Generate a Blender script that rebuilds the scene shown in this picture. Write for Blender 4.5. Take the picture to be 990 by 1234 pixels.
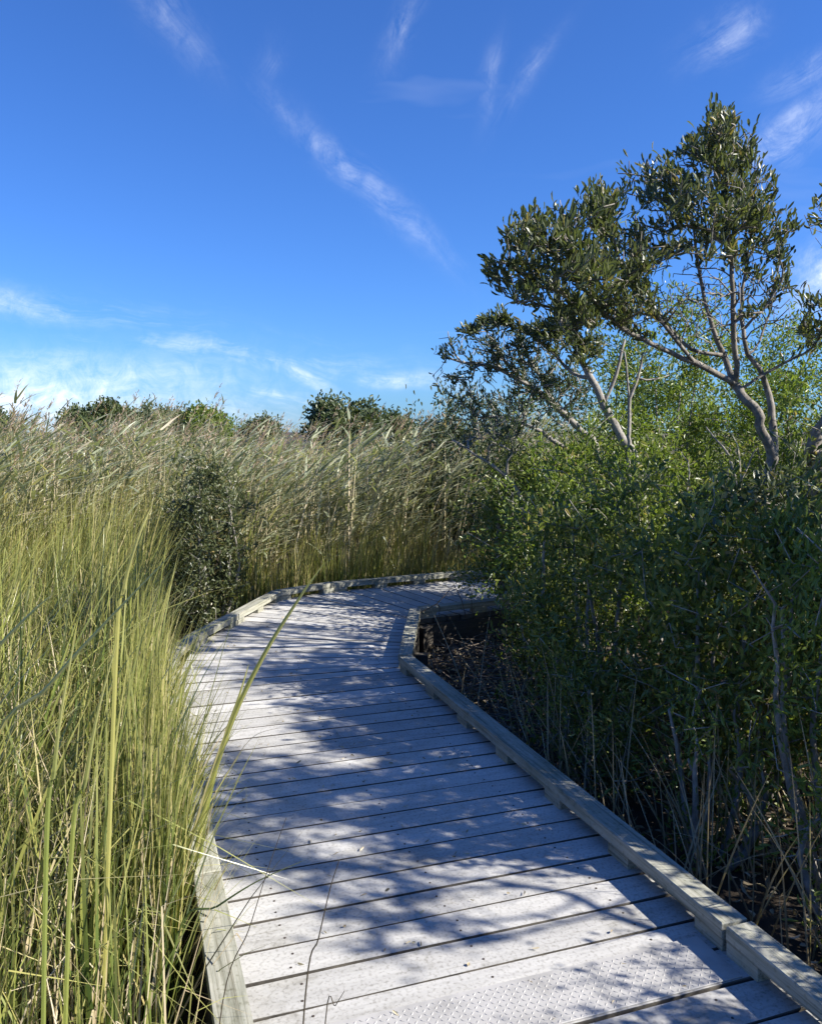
import bpy, math, random
import numpy as np
from mathutils import Vector, Matrix

for o in list(bpy.data.objects):
    bpy.data.objects.remove(o)
scene = bpy.context.scene
col = scene.collection

# ------------------------------------------------------------------ camera
H_CAM, F_PX, CX, CY, HORIZON = 1.6, 992.0, 495.0, 617.0, 520.0
PITCH = math.atan((CY - HORIZON) / F_PX)
cam_d = bpy.data.cameras.new('camera')
cam = bpy.data.objects.new('camera', cam_d)
col.objects.link(cam)
cam.location = (0, 0, H_CAM)
cam.rotation_euler = (math.pi / 2 - PITCH, 0, 0)
cam_d.sensor_fit = 'VERTICAL'
cam_d.sensor_height = 24
cam_d.lens = 24 * F_PX / 1234
cam_d.clip_start = 0.05
cam_d.clip_end = 5000
scene.camera = cam


def ray(u, v):
    x = (u - CX) / F_PX
    y = -(v - CY) / F_PX
    return np.array([x, math.cos(PITCH) + y * math.sin(PITCH), -math.sin(PITCH) + y * math.cos(PITCH)])


def at(u, v, Y):
    d = ray(u, v)
    return np.array([0, 0, H_CAM]) + d * (Y / d[1])


# ------------------------------------------------------------------ light
SUN_AZ, SUN_EL = math.radians(105), math.radians(36.5)
SUN = Vector((math.cos(SUN_EL) * math.sin(SUN_AZ), math.cos(SUN_EL) * math.cos(SUN_AZ), math.sin(SUN_EL)))
sun_d = bpy.data.lights.new('sun', 'SUN')
sun_d.energy = 5.0
sun_d.angle = math.radians(0.53)
sun_d.color = (1.0, 0.95, 0.86)
sun = bpy.data.objects.new('sun', sun_d)
col.objects.link(sun)
sun.rotation_euler = SUN.to_track_quat('Z', 'Y').to_euler()
sun.location = (8, -3, 9)

scene.view_settings.view_transform = 'Standard'
scene.view_settings.look = 'None'
scene.view_settings.gamma = 1
scene.view_settings.use_curve_mapping = False
scene.view_settings.exposure = 1.2
scene.render.engine = 'CYCLES'
scene.cycles.max_bounces = 5
scene.cycles.diffuse_bounces = 3
scene.cycles.glossy_bounces = 2
scene.cycles.transmission_bounces = 3
scene.cycles.use_denoising = True

world = bpy.data.worlds.new('World')
scene.world = world
world.use_nodes = True
nt = world.node_tree
for n in list(nt.nodes):
    nt.nodes.remove(n)
W = nt.nodes.new
wl = nt.links.new


def wmath(op, a, b=None, c=None, clamp=False):
    n = W('ShaderNodeMath')
    n.operation = op
    n.use_clamp = clamp
    for i, x in enumerate((a, b, c)):
        if x is None:
            continue
        if isinstance(x, (int, float)):
            n.inputs[i].default_value = x
        else:
            wl(x, n.inputs[i])
    return n.outputs[0]


sky = W('ShaderNodeTexSky')
sky.sky_type = 'NISHITA'
sky.sun_disc = False
sky.sun_elevation = SUN_EL
sky.sun_rotation = SUN_AZ
sky.altitude = 0
sky.air_density = 1.0
sky.dust_density = 0.4
sky.ozone_density = 3.0
hs = W('ShaderNodeHueSaturation')
hs.inputs['Saturation'].default_value = 1.0
hs.inputs['Value'].default_value = 1.0
wl(sky.outputs[0], hs.inputs['Color'])
tc = W('ShaderNodeTexCoord')
DIR0 = tc.outputs['Generated']
wn = W('ShaderNodeTexNoise')
wn.inputs['Scale'].default_value = 5.0
wn.inputs['Detail'].default_value = 4
wl(DIR0, wn.inputs['Vector'])
wsub = W('ShaderNodeVectorMath')
wsub.operation = 'SUBTRACT'
wl(wn.outputs['Color'], wsub.inputs[0])
wsub.inputs[1].default_value = (0.5, 0.5, 0.5)
wmad = W('ShaderNodeVectorMath')
wmad.operation = 'MULTIPLY_ADD'
wl(wsub.outputs[0], wmad.inputs[0])
wmad.inputs[1].default_value = (0.07, 0.07, 0.07)
wl(DIR0, wmad.inputs[2])
DIR = wmad.outputs[0]
stint = W('ShaderNodeMix')
stint.data_type = 'RGBA'
stint.blend_type = 'MULTIPLY'
stint.inputs[0].default_value = 1
wl(hs.outputs[0], stint.inputs[6])
stint.inputs[7].default_value = (0.18, 0.335, 0.61, 1)


def wdot(vec):
    n = W('ShaderNodeVectorMath')
    n.operation = 'DOT_PRODUCT'
    wl(DIR, n.inputs[0])
    n.inputs[1].default_value = tuple(vec)
    return n.outputs['Value']


def wnoise(x, y, scale, detail=5, rough=0.6, dist=0.0, off=0.0):
    cmb = W('ShaderNodeCombineXYZ')
    wl(x, cmb.inputs[0])
    wl(y, cmb.inputs[1])
    cmb.inputs[2].default_value = off
    n = W('ShaderNodeTexNoise')
    n.inputs['Scale'].default_value = scale
    n.inputs['Detail'].default_value = detail
    n.inputs['Roughness'].default_value = rough
    n.inputs['Distortion'].default_value = dist
    wl(cmb.outputs[0], n.inputs['Vector'])
    return n.outputs['Fac']


def wisp(u0, v0, u1, v1, width, strength, stretch, seed, lo=0.42, hi=0.75, fine=9.0):
    width, strength, lo, hi, fine, stretch = width * (0.95 if v0 > 315 else 0.62), strength * (1.15 if v0 > 315 else 0.72), lo + 0.04, hi + 0.06, fine * 1.7, stretch * 1.5
    """one cirrus streak lying along the great circle between two directions"""
    a = Vector(ray(u0, v0)).normalized()
    b = Vector(ray(u1, v1)).normalized()
    c = (a + b).normalized()
    t = (b - a)
    half = t.length / 2
    t.normalize()
    s = c.cross(t).normalized()
    x = wdot(t)
    y = wdot(s)
    y2 = y
    gx = wmath('POWER', wmath('DIVIDE', x, half), 2.0)
    gy = wmath('POWER', wmath('DIVIDE', y2, width), 2.0)
    g = wmath('EXPONENT', wmath('MULTIPLY', wmath('ADD', gx, gy), -1.0))
    front = wmath('GREATER_THAN', wdot(c), 0.2)
    n = wnoise(wmath('MULTIPLY', x, 1.0 / stretch), y2, fine, 6, 0.68, 0.5, seed)
    mr = W('ShaderNodeMapRange')
    mr.inputs[1].default_value = lo
    mr.inputs[2].default_value = hi
    wl(n, mr.inputs[0])
    r = wmath('MULTIPLY', wmath('MULTIPLY', g, front), mr.outputs[0])
    return wmath('MULTIPLY', r, strength)


brk = W('ShaderNodeTexNoise')
brk.inputs['Scale'].default_value = 34
brk.inputs['Detail'].default_value = 6
brk.inputs['Roughness'].default_value = 0.7
brk.inputs['Distortion'].default_value = 0.6
wl(DIR0, brk.inputs['Vector'])
brm = W('ShaderNodeMapRange')
brm.inputs[1].default_value = 0.36
brm.inputs[2].default_value = 0.62
brm.inputs[3].default_value = 0.25
wl(brk.outputs['Fac'], brm.inputs[0])
wisps = [
    wisp(340, 130, 530, 300, 0.022, 0.62, 2.2, 1.0, 0.36, 0.66, 16),
    wisp(160, -40, 235, 70, 0.030, 0.34, 2.5, 2.0, 0.36, 0.72, 16),
    wisp(470, 70, 515, 0, 0.020, 0.5, 2.0, 3.0, 0.36, 0.7, 18),
    wisp(585, 130, 612, 60, 0.012, 0.5, 2.6, 4.0, 0.34, 0.7, 18),
    wisp(600, 140, 675, 55, 0.014, 0.32, 2.6, 5.0, 0.36, 0.7, 18),
    wisp(835, 80, 905, 20, 0.030, 0.62, 1.8, 6.0, 0.36, 0.7, 16),
    wisp(880, 230, 1010, 110, 0.030, 0.85, 2.0, 7.0, 0.34, 0.66, 14),
    wisp(300, 80, 330, 40, 0.02, 0.2, 2.0, 8.0, 0.36, 0.7, 18),
    wisp(930, 110, 1020, 60, 0.022, 0.55, 2.0, 9.0, 0.36, 0.7, 16),
    wisp(960, 345, 1060, 310, 0.035, 0.9, 2.0, 10.0, 0.30, 0.6, 12),
    wisp(-160, 330, 200, 385, 0.014, 0.6, 4.0, 11.0, 0.36, 0.66, 14),
    wisp(60, 395, 480, 450, 0.022, 0.55, 4.0, 12.0, 0.38, 0.68, 14),
    wisp(-200, 420, 130, 425, 0.012, 0.6, 4.0, 13.0, 0.32, 0.66, 14),
    wisp(-330, 485, 230, 470, 0.040, 1.0, 4.5, 14.0, 0.12, 0.55, 10),
    wisp(-120, 440, 330, 500, 0.030, 0.8, 4.5, 18.0, 0.22, 0.6, 10),
    wisp(290, 425, 400, 470, 0.010, 0.75, 3.0, 15.0, 0.3, 0.62, 20),
    wisp(250, 475, 420, 500, 0.012, 0.8, 4.0, 16.0, 0.3, 0.62, 16),
    wisp(400, 450, 560, 465, 0.010, 0.6, 4.0, 17.0, 0.3, 0.62, 16),
]
acc = wisps[0]
for w_ in wisps[1:]:
    acc = wmath('MAXIMUM', acc, w_)
acc = wmath('MULTIPLY', acc, brm.outputs[0])
# thin cirrus over the rest of the sky
sep = W('ShaderNodeSeparateXYZ')
wl(DIR, sep.inputs[0])
zz = wmath('ADD', wmath('MAXIMUM', sep.outputs[2], 0.0), 0.22)
px_ = wmath('DIVIDE', sep.outputs[0], zz)
py_ = wmath('DIVIDE', sep.outputs[1], zz)
gen = wnoise(wmath('MULTIPLY', px_, 0.42), py_, 1.7, 4, 0.6, 0.8, 7.7)
mr = W('ShaderNodeMapRange')
mr.inputs[1].default_value = 0.66
mr.inputs[2].default_value = 0.86
mr.inputs[4].default_value = 0.10
wl(gen, mr.inputs[0])
acc = wmath('MAXIMUM', acc, mr.outputs[0], clamp=True)
mixc = W('ShaderNodeMix')
mixc.data_type = 'RGBA'
wl(acc, mixc.inputs[0])
wl(stint.outputs[2], mixc.inputs[6])
mixc.inputs[7].default_value = (4.2, 4.45, 4.8, 1)
bg = W('ShaderNodeBackground')
bg.inputs['Strength'].default_value = 0.135
wl(mixc.outputs[2], bg.inputs['Color'])
wo = W('ShaderNodeOutputWorld')
wl(bg.outputs[0], wo.inputs['Surface'])

# ------------------------------------------------------------------ helpers
rng = np.random.default_rng(7)
random.seed(7)


class Geo:
    """collects triangles with two per-vertex values: tint (random per leaf) and along (0 base, 1 tip)"""

    def __init__(self):
        self.v, self.f, self.t, self.a, self.n = [], [], [], [], 0

    def add(self, v, f, tint=None, along=None):
        v = np.asarray(v, dtype=np.float32).reshape(-1, 3)
        f = np.asarray(f, dtype=np.int64).reshape(-1, 3)
        self.v.append(v)
        self.f.append(f + self.n)
        k = len(v)
        self.t.append(np.broadcast_to(np.asarray(0.5 if tint is None else tint, dtype=np.float32), (k,)))
        self.a.append(np.broadcast_to(np.asarray(0.5 if along is None else along, dtype=np.float32), (k,)))
        self.n += k
        return self

    def mesh(self, name, mat, smooth=False):
        m = bpy.data.meshes.new(name)
        v = np.concatenate(self.v)
        f = np.concatenate(self.f).astype(np.int32)
        m.vertices.add(len(v))
        m.vertices.foreach_set('co', v.ravel())
        m.loops.add(len(f) * 3)
        m.loops.foreach_set('vertex_index', f.ravel())
        m.polygons.add(len(f))
        m.polygons.foreach_set('loop_start', np.arange(0, len(f) * 3, 3, dtype=np.int32))
        m.polygons.foreach_set('use_smooth', np.full(len(f), smooth, dtype=bool))
        for nm, arr in (('tint', self.t), ('along', self.a)):
            at_ = m.attributes.new(nm, 'FLOAT', 'POINT')
            at_.data.foreach_set('value', np.concatenate(arr).astype(np.float32))
        m.update(calc_edges=True)
        m.materials.append(mat)
        return m

    def obj(self, name, mat, parent=None, smooth=False):
        o = bpy.data.objects.new(name, self.mesh(name, mat, smooth))
        col.objects.link(o)
        o.parent = parent
        return o


def tag(o, label=None, cat=None, group=None, kind=None):
    for k, v in (('label', label), ('category', cat), ('group', group), ('kind', kind)):
        if v:
            o[k] = v
    return o


def empty(name, loc=(0, 0, 0)):
    o = bpy.data.objects.new(name, None)
    col.objects.link(o)
    o.location = loc
    o.empty_display_size = 0.2
    return o


def copy_tree(o, parent=None):
    c = o.copy()
    col.objects.link(c)
    c.parent = parent
    for ch in list(o.children):
        copy_tree(ch, c)
    return c


def unit(a):
    a = np.asarray(a, float)
    return a / np.maximum(np.linalg.norm(a, axis=-1, keepdims=True), 1e-9)


def sweep(g, pts, rad, sides=5, tint=0.5):
    pts = np.asarray(pts, float)
    rad = np.asarray(rad, float)
    n = len(pts)
    tan = np.gradient(pts, axis=0)
    tan = unit(tan)
    ref = np.array([0.31, 0.17, 0.93]) if abs(tan[0][2]) < 0.8 else np.array([0.9, 0.3, 0.1])
    u = unit(np.cross(tan, ref))
    w = np.cross(tan, u)
    ang = np.arange(sides) * 2 * math.pi / sides
    ring = (u[:, None, :] * np.cos(ang)[None, :, None] + w[:, None, :] * np.sin(ang)[None, :, None]) * rad[:, None, None]
    v = (pts[:, None, :] + ring).reshape(-1, 3)
    i = np.arange(n - 1)[:, None] * sides
    j = np.arange(sides)[None, :]
    k = (np.arange(sides)[None, :] + 1) % sides
    a, b, c, d = i + j, i + k, i + sides + k, i + sides + j
    f = np.stack([np.stack([a, b, c], -1), np.stack([a, c, d], -1)], 2).reshape(-1, 3)
    v = np.vstack([v, pts[-1] + tan[-1] * rad[-1], pts[0] - tan[0] * rad[0] * 0.3])
    m = n * sides
    cap = np.stack([(n - 1) * sides + j[0], (n - 1) * sides + k[0], np.full(sides, m)], -1)
    cap0 = np.stack([k[0], j[0], np.full(sides, m + 1)], -1)
    g.add(v, np.vstack([f, cap, cap0]), tint, np.concatenate([np.repeat(np.linspace(0, 1, n), sides), [1.0, 0.0]]))


def leaves(g, P, D, L, Wd, fold=0.25, curl=0.1, tint=None, R=None):
    """blunt leaf blades folded along the midrib, six triangles each"""
    R = R or rng
    n = len(P)
    D = unit(D)
    r = R.normal(size=(n, 3))
    S = unit(np.cross(D, r))
    N = np.cross(S, D)
    L = np.broadcast_to(np.asarray(L, float), (n,))[:, None]
    Wd = np.broadcast_to(np.asarray(Wd, float), (n,))[:, None]
    up_ = N * Wd * fold * 0.5
    arch = N * L * curl * 0.3
    b = P
    m = P + D * L * 0.48 - up_ + arch
    l1 = P + D * L * 0.42 + S * Wd * 0.42 + up_ + arch
    r1 = P + D * L * 0.42 - S * Wd * 0.42 + up_ + arch
    l2 = P + D * L * 0.80 + S * Wd * 0.40 + up_ * 0.6
    r2 = P + D * L * 0.80 - S * Wd * 0.40 + up_ * 0.6
    t = P + D * L - N * L * curl
    v = np.stack([b, m, l1, r1, l2, r2, t], 1).reshape(-1, 3)
    base = np.arange(n)[:, None, None] * 7
    f = base + np.array([[0, 3, 1], [0, 1, 2], [1, 3, 5], [1, 5, 6], [1, 6, 4], [1, 4, 2]])[None]
    if tint is None:
        tint = R.random(n)
    g.add(v, f, np.repeat(tint, 7), np.tile([0, 0.48, 0.42, 0.42, 0.8, 0.8, 1.0], n))


def blades(g, P, h, lean, bend, width, seg=6, tint=None, twist=None, R=None, kink=0.0, a0=0.0):
    """grass blades as tapering ribbons. lean: (n,2) sideways offset of the tip, bend: exponent"""
    R = R or rng
    n = len(P)
    h = np.broadcast_to(np.asarray(h, float), (n,))
    width = np.broadcast_to(np.asarray(width, float), (n,))
    t = np.linspace(0, 1, seg + 1)
    bend = np.broadcast_to(np.asarray(bend, float), (n,))
    s = t[None, :] ** bend[:, None]
    z = h[:, None] * t[None, :]
    dr = np.linalg.norm(lean, axis=1)
    z = z - np.minimum((dr[:, None] ** 2) * 0.35 / np.maximum(h[:, None], 0.05), 0.55 * h[:, None]) * s * t[None, :]
    cen = np.stack([P[:, 0, None] + lean[:, 0, None] * s, P[:, 1, None] + lean[:, 1, None] * s, P[:, 2, None] + z], -1)
    if kink > 0:
        sel = R.random(n) < kink
        k0 = R.uniform(0.6, 0.85, n)
        over = np.clip(t[None, :] - k0[:, None], 0, 1) * sel[:, None]
        az = R.uniform(0, 2 * math.pi, n)
        cen[:, :, 2] -= over * h[:, None] * 1.5
        cen[:, :, 0] += over * h[:, None] * 0.8 * np.cos(az)[:, None]
        cen[:, :, 1] += over * h[:, None] * 0.8 * np.sin(az)[:, None]
    if twist is None:
        twist = R.uniform(0, math.pi, n)
    tw = twist[:, None] + t[None, :] * R.normal(0, 0.7, n)[:, None]
    S = np.stack([np.cos(tw), np.sin(tw), np.zeros_like(tw)], -1)
    wprof = np.minimum(1.0, 1.25 * (1 - t[:-1]) ** 0.6)
    wprof[0] *= 0.8
    off = S[:, :-1] * (width[:, None] * 0.5 * wprof[None, :])[..., None]
    A = cen[:, :-1] - off
    B = cen[:, :-1] + off
    V = np.concatenate([np.stack([A, B], 2).reshape(n, -1, 3), cen[:, -1:, :]], 1)
    k = 2 * seg + 1
    f = []
    for i in range(seg - 1):
        a, b, c, d = 2 * i, 2 * i + 1, 2 * i + 3, 2 * i + 2
        f += [[a, b, c], [a, c, d]]
    f.append([2 * seg - 2, 2 * seg - 1, 2 * seg])
    F = np.arange(n)[:, None, None] * k + np.array(f)[None]
    if tint is None:
        tint = R.random(n)
    al = a0 + (1 - a0) * np.concatenate([np.repeat(t[:-1], 2), [1.0]])
    g.add(V.reshape(-1, 3), F, np.repeat(tint, k), np.tile(al, n))


# ------------------------------------------------------------------ materials
def newmat(name):
    m = bpy.data.materials.new(name)
    m.use_nodes = True
    t = m.node_tree
    for n in list(t.nodes):
        t.nodes.remove(n)
    return m, t


def ramp(t, fac, stops):
    r = t.nodes.new('ShaderNodeValToRGB')
    el = r.color_ramp.elements
    while len(el) > 1:
        el.remove(el[-1])
    el[0].position, el[0].color = stops[0][0], (*stops[0][1], 1)
    for p, c in stops[1:]:
        e = el.new(p)
        e.color = (*c, 1)
    t.links.new(fac, r.inputs[0])
    return r.outputs[0]


def attr(t, name):
    n = t.nodes.new('ShaderNodeAttribute')
    n.attribute_name = name
    return n.outputs['Fac']


def leaf_mat(name, stops, tip=None, rough=0.4, trans=0.35, spec=0.5, tip_at=0.45, trans_gain=1.6):
    m, t = newmat(name)
    c = ramp(t, attr(t, 'tint'), stops)
    if tip:
        mx = t.nodes.new('ShaderNodeMix')
        mx.data_type = 'RGBA'
        mr_ = t.nodes.new('ShaderNodeMapRange')
        mr_.inputs[1].default_value = tip_at
        mr_.inputs[2].default_value = 1.0
        mr_.inputs[4].default_value = 0.85
        t.links.new(attr(t, 'along'), mr_.inputs[0])
        t.links.new(mr_.outputs[0], mx.inputs[0])
        t.links.new(c, mx.inputs[6])
        mx.inputs[7].default_value = (*tip, 1)
        c = mx.outputs[2]
    p = t.nodes.new('ShaderNodeBsdfPrincipled')
    p.inputs['Roughness'].default_value = rough
    p.inputs['Specular IOR Level'].default_value = spec
    t.links.new(c, p.inputs['Base Color'])
    tr = t.nodes.new('ShaderNodeBsdfTranslucent')
    g = t.nodes.new('ShaderNodeMix')
    g.data_type = 'RGBA'
    g.blend_type = 'MULTIPLY'
    g.inputs[0].default_value = 1
    t.links.new(c, g.inputs[6])
    g.inputs[7].default_value = (trans_gain, trans_gain * 1.05, trans_gain * 0.45, 1)
    t.links.new(g.outputs[2], tr.inputs['Color'])
    ms = t.nodes.new('ShaderNodeMixShader')
    ms.inputs[0].default_value = trans
    t.links.new(p.outputs[0], ms.inputs[1])
    t.links.new(tr.outputs[0], ms.inputs[2])
    o = t.nodes.new('ShaderNodeOutputMaterial')
    t.links.new(ms.outputs[0], o.inputs[0])
    return m


def noise_mat(name, stops, scale=8, detail=6, rough=0.85, bump=0.3, stretch=(1, 1, 1), spec=0.3, coord='Object', dist=0.01, rnd=0.0, speckle=None, stain=None):
    m, t = newmat(name)
    tcn = t.nodes.new('ShaderNodeTexCoord')
    mp = t.nodes.new('ShaderNodeMapping')
    mp.inputs['Scale'].default_value = stretch
    t.links.new(tcn.outputs[coord], mp.inputs['Vector'])
    oi = t.nodes.new('ShaderNodeObjectInfo')
    ad = t.nodes.new('ShaderNodeVectorMath')
    ad.operation = 'ADD'
    sc = t.nodes.new('ShaderNodeVectorMath')
    sc.operation = 'SCALE'
    sc.inputs[0].default_value = (17.3, 9.1, 5.7)
    t.links.new(oi.outputs['Random'], sc.inputs['Scale'])
    t.links.new(mp.outputs[0], ad.inputs[0])
    t.links.new(sc.outputs[0], ad.inputs[1])
    n = t.nodes.new('ShaderNodeTexNoise')
    n.inputs['Scale'].default_value = scale
    n.inputs['Detail'].default_value = detail
    n.inputs['Roughness'].default_value = 0.65
    t.links.new(ad.outputs[0], n.inputs['Vector'])
    c = ramp(t, n.outputs['Fac'], stops)
    if rnd > 0:
        h = t.nodes.new('ShaderNodeHueSaturation')
        mr_ = t.nodes.new('ShaderNodeMapRange')
        mr_.inputs[3].default_value = 1 - rnd
        mr_.inputs[4].default_value = 1 + rnd
        t.links.new(oi.outputs['Random'], mr_.inputs[0])
        t.links.new(mr_.outputs[0], h.inputs['Value'])
        t.links.new(c, h.inputs['Color'])
        c = h.outputs[0]
    if speckle:
        n2 = t.nodes.new('ShaderNodeTexNoise')
        n2.inputs['Scale'].default_value = speckle[0]
        n2.inputs['Detail'].default_value = 3
        t.links.new(tcn.outputs[coord], n2.inputs['Vector'])
        k = ramp(t, n2.outputs['Fac'], [(speckle[1], (1, 1, 1)), (speckle[2], speckle[3])])
        mx = t.nodes.new('ShaderNodeMix')
        mx.data_type = 'RGBA'
        mx.blend_type = 'MULTIPLY'
        mx.inputs[0].default_value = 1
        t.links.new(c, mx.inputs[6])
        t.links.new(k, mx.inputs[7])
        c = mx.outputs[2]
    if stain:
        for (ssc, s0, s1, scol, sst) in stain:
            mp2 = t.nodes.new('ShaderNodeMapping')
            mp2.inputs['Scale'].default_value = sst
            t.links.new(tcn.outputs[coord], mp2.inputs['Vector'])
            ad2 = t.nodes.new('ShaderNodeVectorMath')
            t.links.new(mp2.outputs[0], ad2.inputs[0])
            t.links.new(sc.outputs[0], ad2.inputs[1])
            n3 = t.nodes.new('ShaderNodeTexNoise')
            n3.inputs['Scale'].default_value = ssc
            n3.inputs['Detail'].default_value = 6
            n3.inputs['Roughness'].default_value = 0.7
            t.links.new(ad2.outputs[0], n3.inputs['Vector'])
            k = ramp(t, n3.outputs['Fac'], [(s0, (1, 1, 1)), (s1, scol)])
            mx = t.nodes.new('ShaderNodeMix')
            mx.data_type = 'RGBA'
            mx.blend_type = 'MULTIPLY'
            mx.inputs[0].default_value = 1
            t.links.new(c, mx.inputs[6])
            t.links.new(k, mx.inputs[7])
            c = mx.outputs[2]
    p = t.nodes.new('ShaderNodeBsdfPrincipled')
    p.inputs['Roughness'].default_value = rough
    p.inputs['Specular IOR Level'].default_value = spec
    t.links.new(c, p.inputs['Base Color'])
    b = t.nodes.new('ShaderNodeBump')
    b.inputs['Strength'].default_value = bump
    b.inputs['Distance'].default_value = dist
    t.links.new(n.outputs['Fac'], b.inputs['Height'])
    t.links.new(b.outputs[0], p.inputs['Normal'])
    o = t.nodes.new('ShaderNodeOutputMaterial')
    t.links.new(p.outputs[0], o.inputs[0])
    return m


M = {}
M['plank'] = noise_mat('weathered_plank', [(0.25, (0.34, 0.332, 0.315)), (0.5, (0.435, 0.425, 0.405)), (0.75, (0.51, 0.50, 0.475))],
                       scale=8, stretch=(0.5, 4, 4), bump=0.45, dist=0.003, rnd=0.16, rough=0.92, spec=0.15, detail=9,
                       speckle=(90, 0.5, 0.75, (0.62, 0.61, 0.59)),
                       stain=[(2.2, 0.52, 0.75, (0.66, 0.64, 0.58), (1, 1, 1)), (9, 0.58, 0.72, (0.72, 0.71, 0.68), (1, 1, 1)), (3, 0.6, 0.68, (0.80, 0.79, 0.76), (0.7, 30, 30))])
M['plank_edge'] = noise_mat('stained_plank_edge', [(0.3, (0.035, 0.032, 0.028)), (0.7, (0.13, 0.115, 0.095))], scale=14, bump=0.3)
M['kerb'] = noise_mat('kerb_timber', [(0.2, (0.17, 0.175, 0.135)), (0.45, (0.29, 0.288, 0.235)), (0.62, (0.37, 0.36, 0.30)), (0.85, (0.47, 0.45, 0.385))],
                      scale=9, stretch=(0.5, 5, 5), bump=0.5, dist=0.004, rnd=0.08, rough=0.9, spec=0.2,
                      speckle=(60, 0.56, 0.75, (0.62, 0.62, 0.56)), stain=[(3, 0.52, 0.75, (0.66, 0.68, 0.58), (1, 1, 1)), (3, 0.5, 0.64, (0.52, 0.50, 0.45), (0.5, 34, 34))])
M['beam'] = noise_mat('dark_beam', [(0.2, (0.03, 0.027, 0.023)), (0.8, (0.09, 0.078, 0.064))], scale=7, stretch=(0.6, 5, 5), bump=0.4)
M['plate'] = noise_mat('tread_plate', [(0.25, (0.24, 0.232, 0.22)), (0.5, (0.34, 0.33, 0.315)), (0.8, (0.42, 0.405, 0.39))], scale=9, detail=9, bump=0.15, rough=0.6, spec=0.5)
M['screw'] = noise_mat('rusty_screw', [(0.2, (0.03, 0.025, 0.02)), (0.8, (0.07, 0.05, 0.04))], scale=50, rough=0.7)
M['mud'] = noise_mat('marsh_mud', [(0.25, (0.020, 0.015, 0.011)), (0.5, (0.045, 0.034, 0.025)), (0.8, (0.10, 0.08, 0.055))], scale=3.2, detail=9, bump=0.9, dist=0.04)
M['bark'] = noise_mat('grey_bark', [(0.25, (0.085, 0.072, 0.058)), (0.5, (0.20, 0.178, 0.15)), (0.75, (0.34, 0.31, 0.27))], scale=26, stretch=(1, 1, 0.55), bump=0.8, dist=0.012, stain=[(5, 0.5, 0.65, (0.6, 0.6, 0.55), (1, 1, 1))])
M['pale_bark'] = noise_mat('pale_dead_bark', [(0.25, (0.12, 0.105, 0.088)), (0.5, (0.25, 0.228, 0.20)), (0.8, (0.40, 0.375, 0.335))], scale=22, bump=0.7, dist=0.01)
M['twig'] = noise_mat('brown_twig', [(0.2, (0.07, 0.055, 0.042)), (0.8, (0.20, 0.165, 0.13))], scale=15, bump=0.3)
M['bay'] = leaf_mat('bay_leaf', [(0.0, (0.045, 0.060, 0.026)), (0.5, (0.085, 0.103, 0.046)), (0.85, (0.13, 0.145, 0.066)), (1.0, (0.24, 0.19, 0.085))], rough=0.4, trans=0.26)
M['dark_leaf'] = leaf_mat('dark_shrub_leaf', [(0.0, (0.055, 0.080, 0.022)), (0.45, (0.105, 0.135, 0.034)), (0.8, (0.18, 0.205, 0.054)), (0.93, (0.26, 0.26, 0.075)), (1.0, (0.32, 0.25, 0.11))], rough=0.36, trans=0.34, spec=0.45)
M['green_leaf'] = leaf_mat('fresh_shrub_leaf', [(0.0, (0.075, 0.11, 0.024)), (0.5, (0.13, 0.18, 0.04)), (0.9, (0.21, 0.25, 0.06)), (1.0, (0.28, 0.24, 0.09))], rough=0.4, trans=0.38, spec=0.45)
M['grey_leaf'] = leaf_mat('grey_shrub_leaf', [(0.0, (0.045, 0.065, 0.035)), (0.6, (0.075, 0.10, 0.05)), (1.0, (0.13, 0.145, 0.075))], rough=0.45, trans=0.25)
M['far_leaf'] = leaf_mat('far_tree_leaf', [(0.0, (0.035, 0.055, 0.022)), (0.6, (0.065, 0.09, 0.032)), (1.0, (0.12, 0.135, 0.05))], rough=0.5, trans=0.2)
M['grass'] = leaf_mat('marsh_grass', [(0.0, (0.040, 0.065, 0.018)), (0.22, (0.075, 0.11, 0.026)), (0.5, (0.135, 0.17, 0.038)), (0.68, (0.23, 0.24, 0.062)), (0.8, (0.33, 0.29, 0.105)), (0.9, (0.42, 0.34, 0.17)), (1.0, (0.50, 0.41, 0.25))],
                      tip=(0.32, 0.30, 0.10), rough=0.33, trans=0.2, tip_at=0.55)
M['gold'] = leaf_mat('yellow_blade', [(0.0, (0.16, 0.20, 0.045)), (0.5, (0.28, 0.28, 0.07)), (1.0, (0.44, 0.38, 0.14))], tip=(0.50, 0.45, 0.18), rough=0.4, trans=0.3, tip_at=0.3)
M['reed_leaf'] = leaf_mat('reed_leaf', [(0.0, (0.19, 0.215, 0.125)), (0.4, (0.31, 0.33, 0.21)), (0.7, (0.43, 0.43, 0.29)), (0.88, (0.52, 0.45, 0.29)), (1.0, (0.60, 0.51, 0.37))], rough=0.42, trans=0.28, trans_gain=1.3)
M['reed_stem'] = leaf_mat('reed_stem', [(0.0, (0.32, 0.30, 0.16)), (0.5, (0.46, 0.40, 0.25)), (1.0, (0.60, 0.51, 0.37))], rough=0.5, trans=0.1)
M['plume'] = leaf_mat('reed_plume', [(0.0, (0.26, 0.17, 0.125)), (0.5, (0.40, 0.29, 0.22)), (1.0, (0.56, 0.46, 0.36))], rough=0.7, trans=0.35, trans_gain=1.2)
M['straw'] = leaf_mat('dry_straw', [(0.0, (0.18, 0.14, 0.085)), (0.5, (0.36, 0.29, 0.18)), (1.0, (0.56, 0.48, 0.33))], rough=0.5, trans=0.15, trans_gain=1.2)
M['dark_stem'] = leaf_mat('dark_seed_stem', [(0.0, (0.05, 0.04, 0.025)), (1.0, (0.09, 0.065, 0.04))], rough=0.5, trans=0.1)

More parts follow.
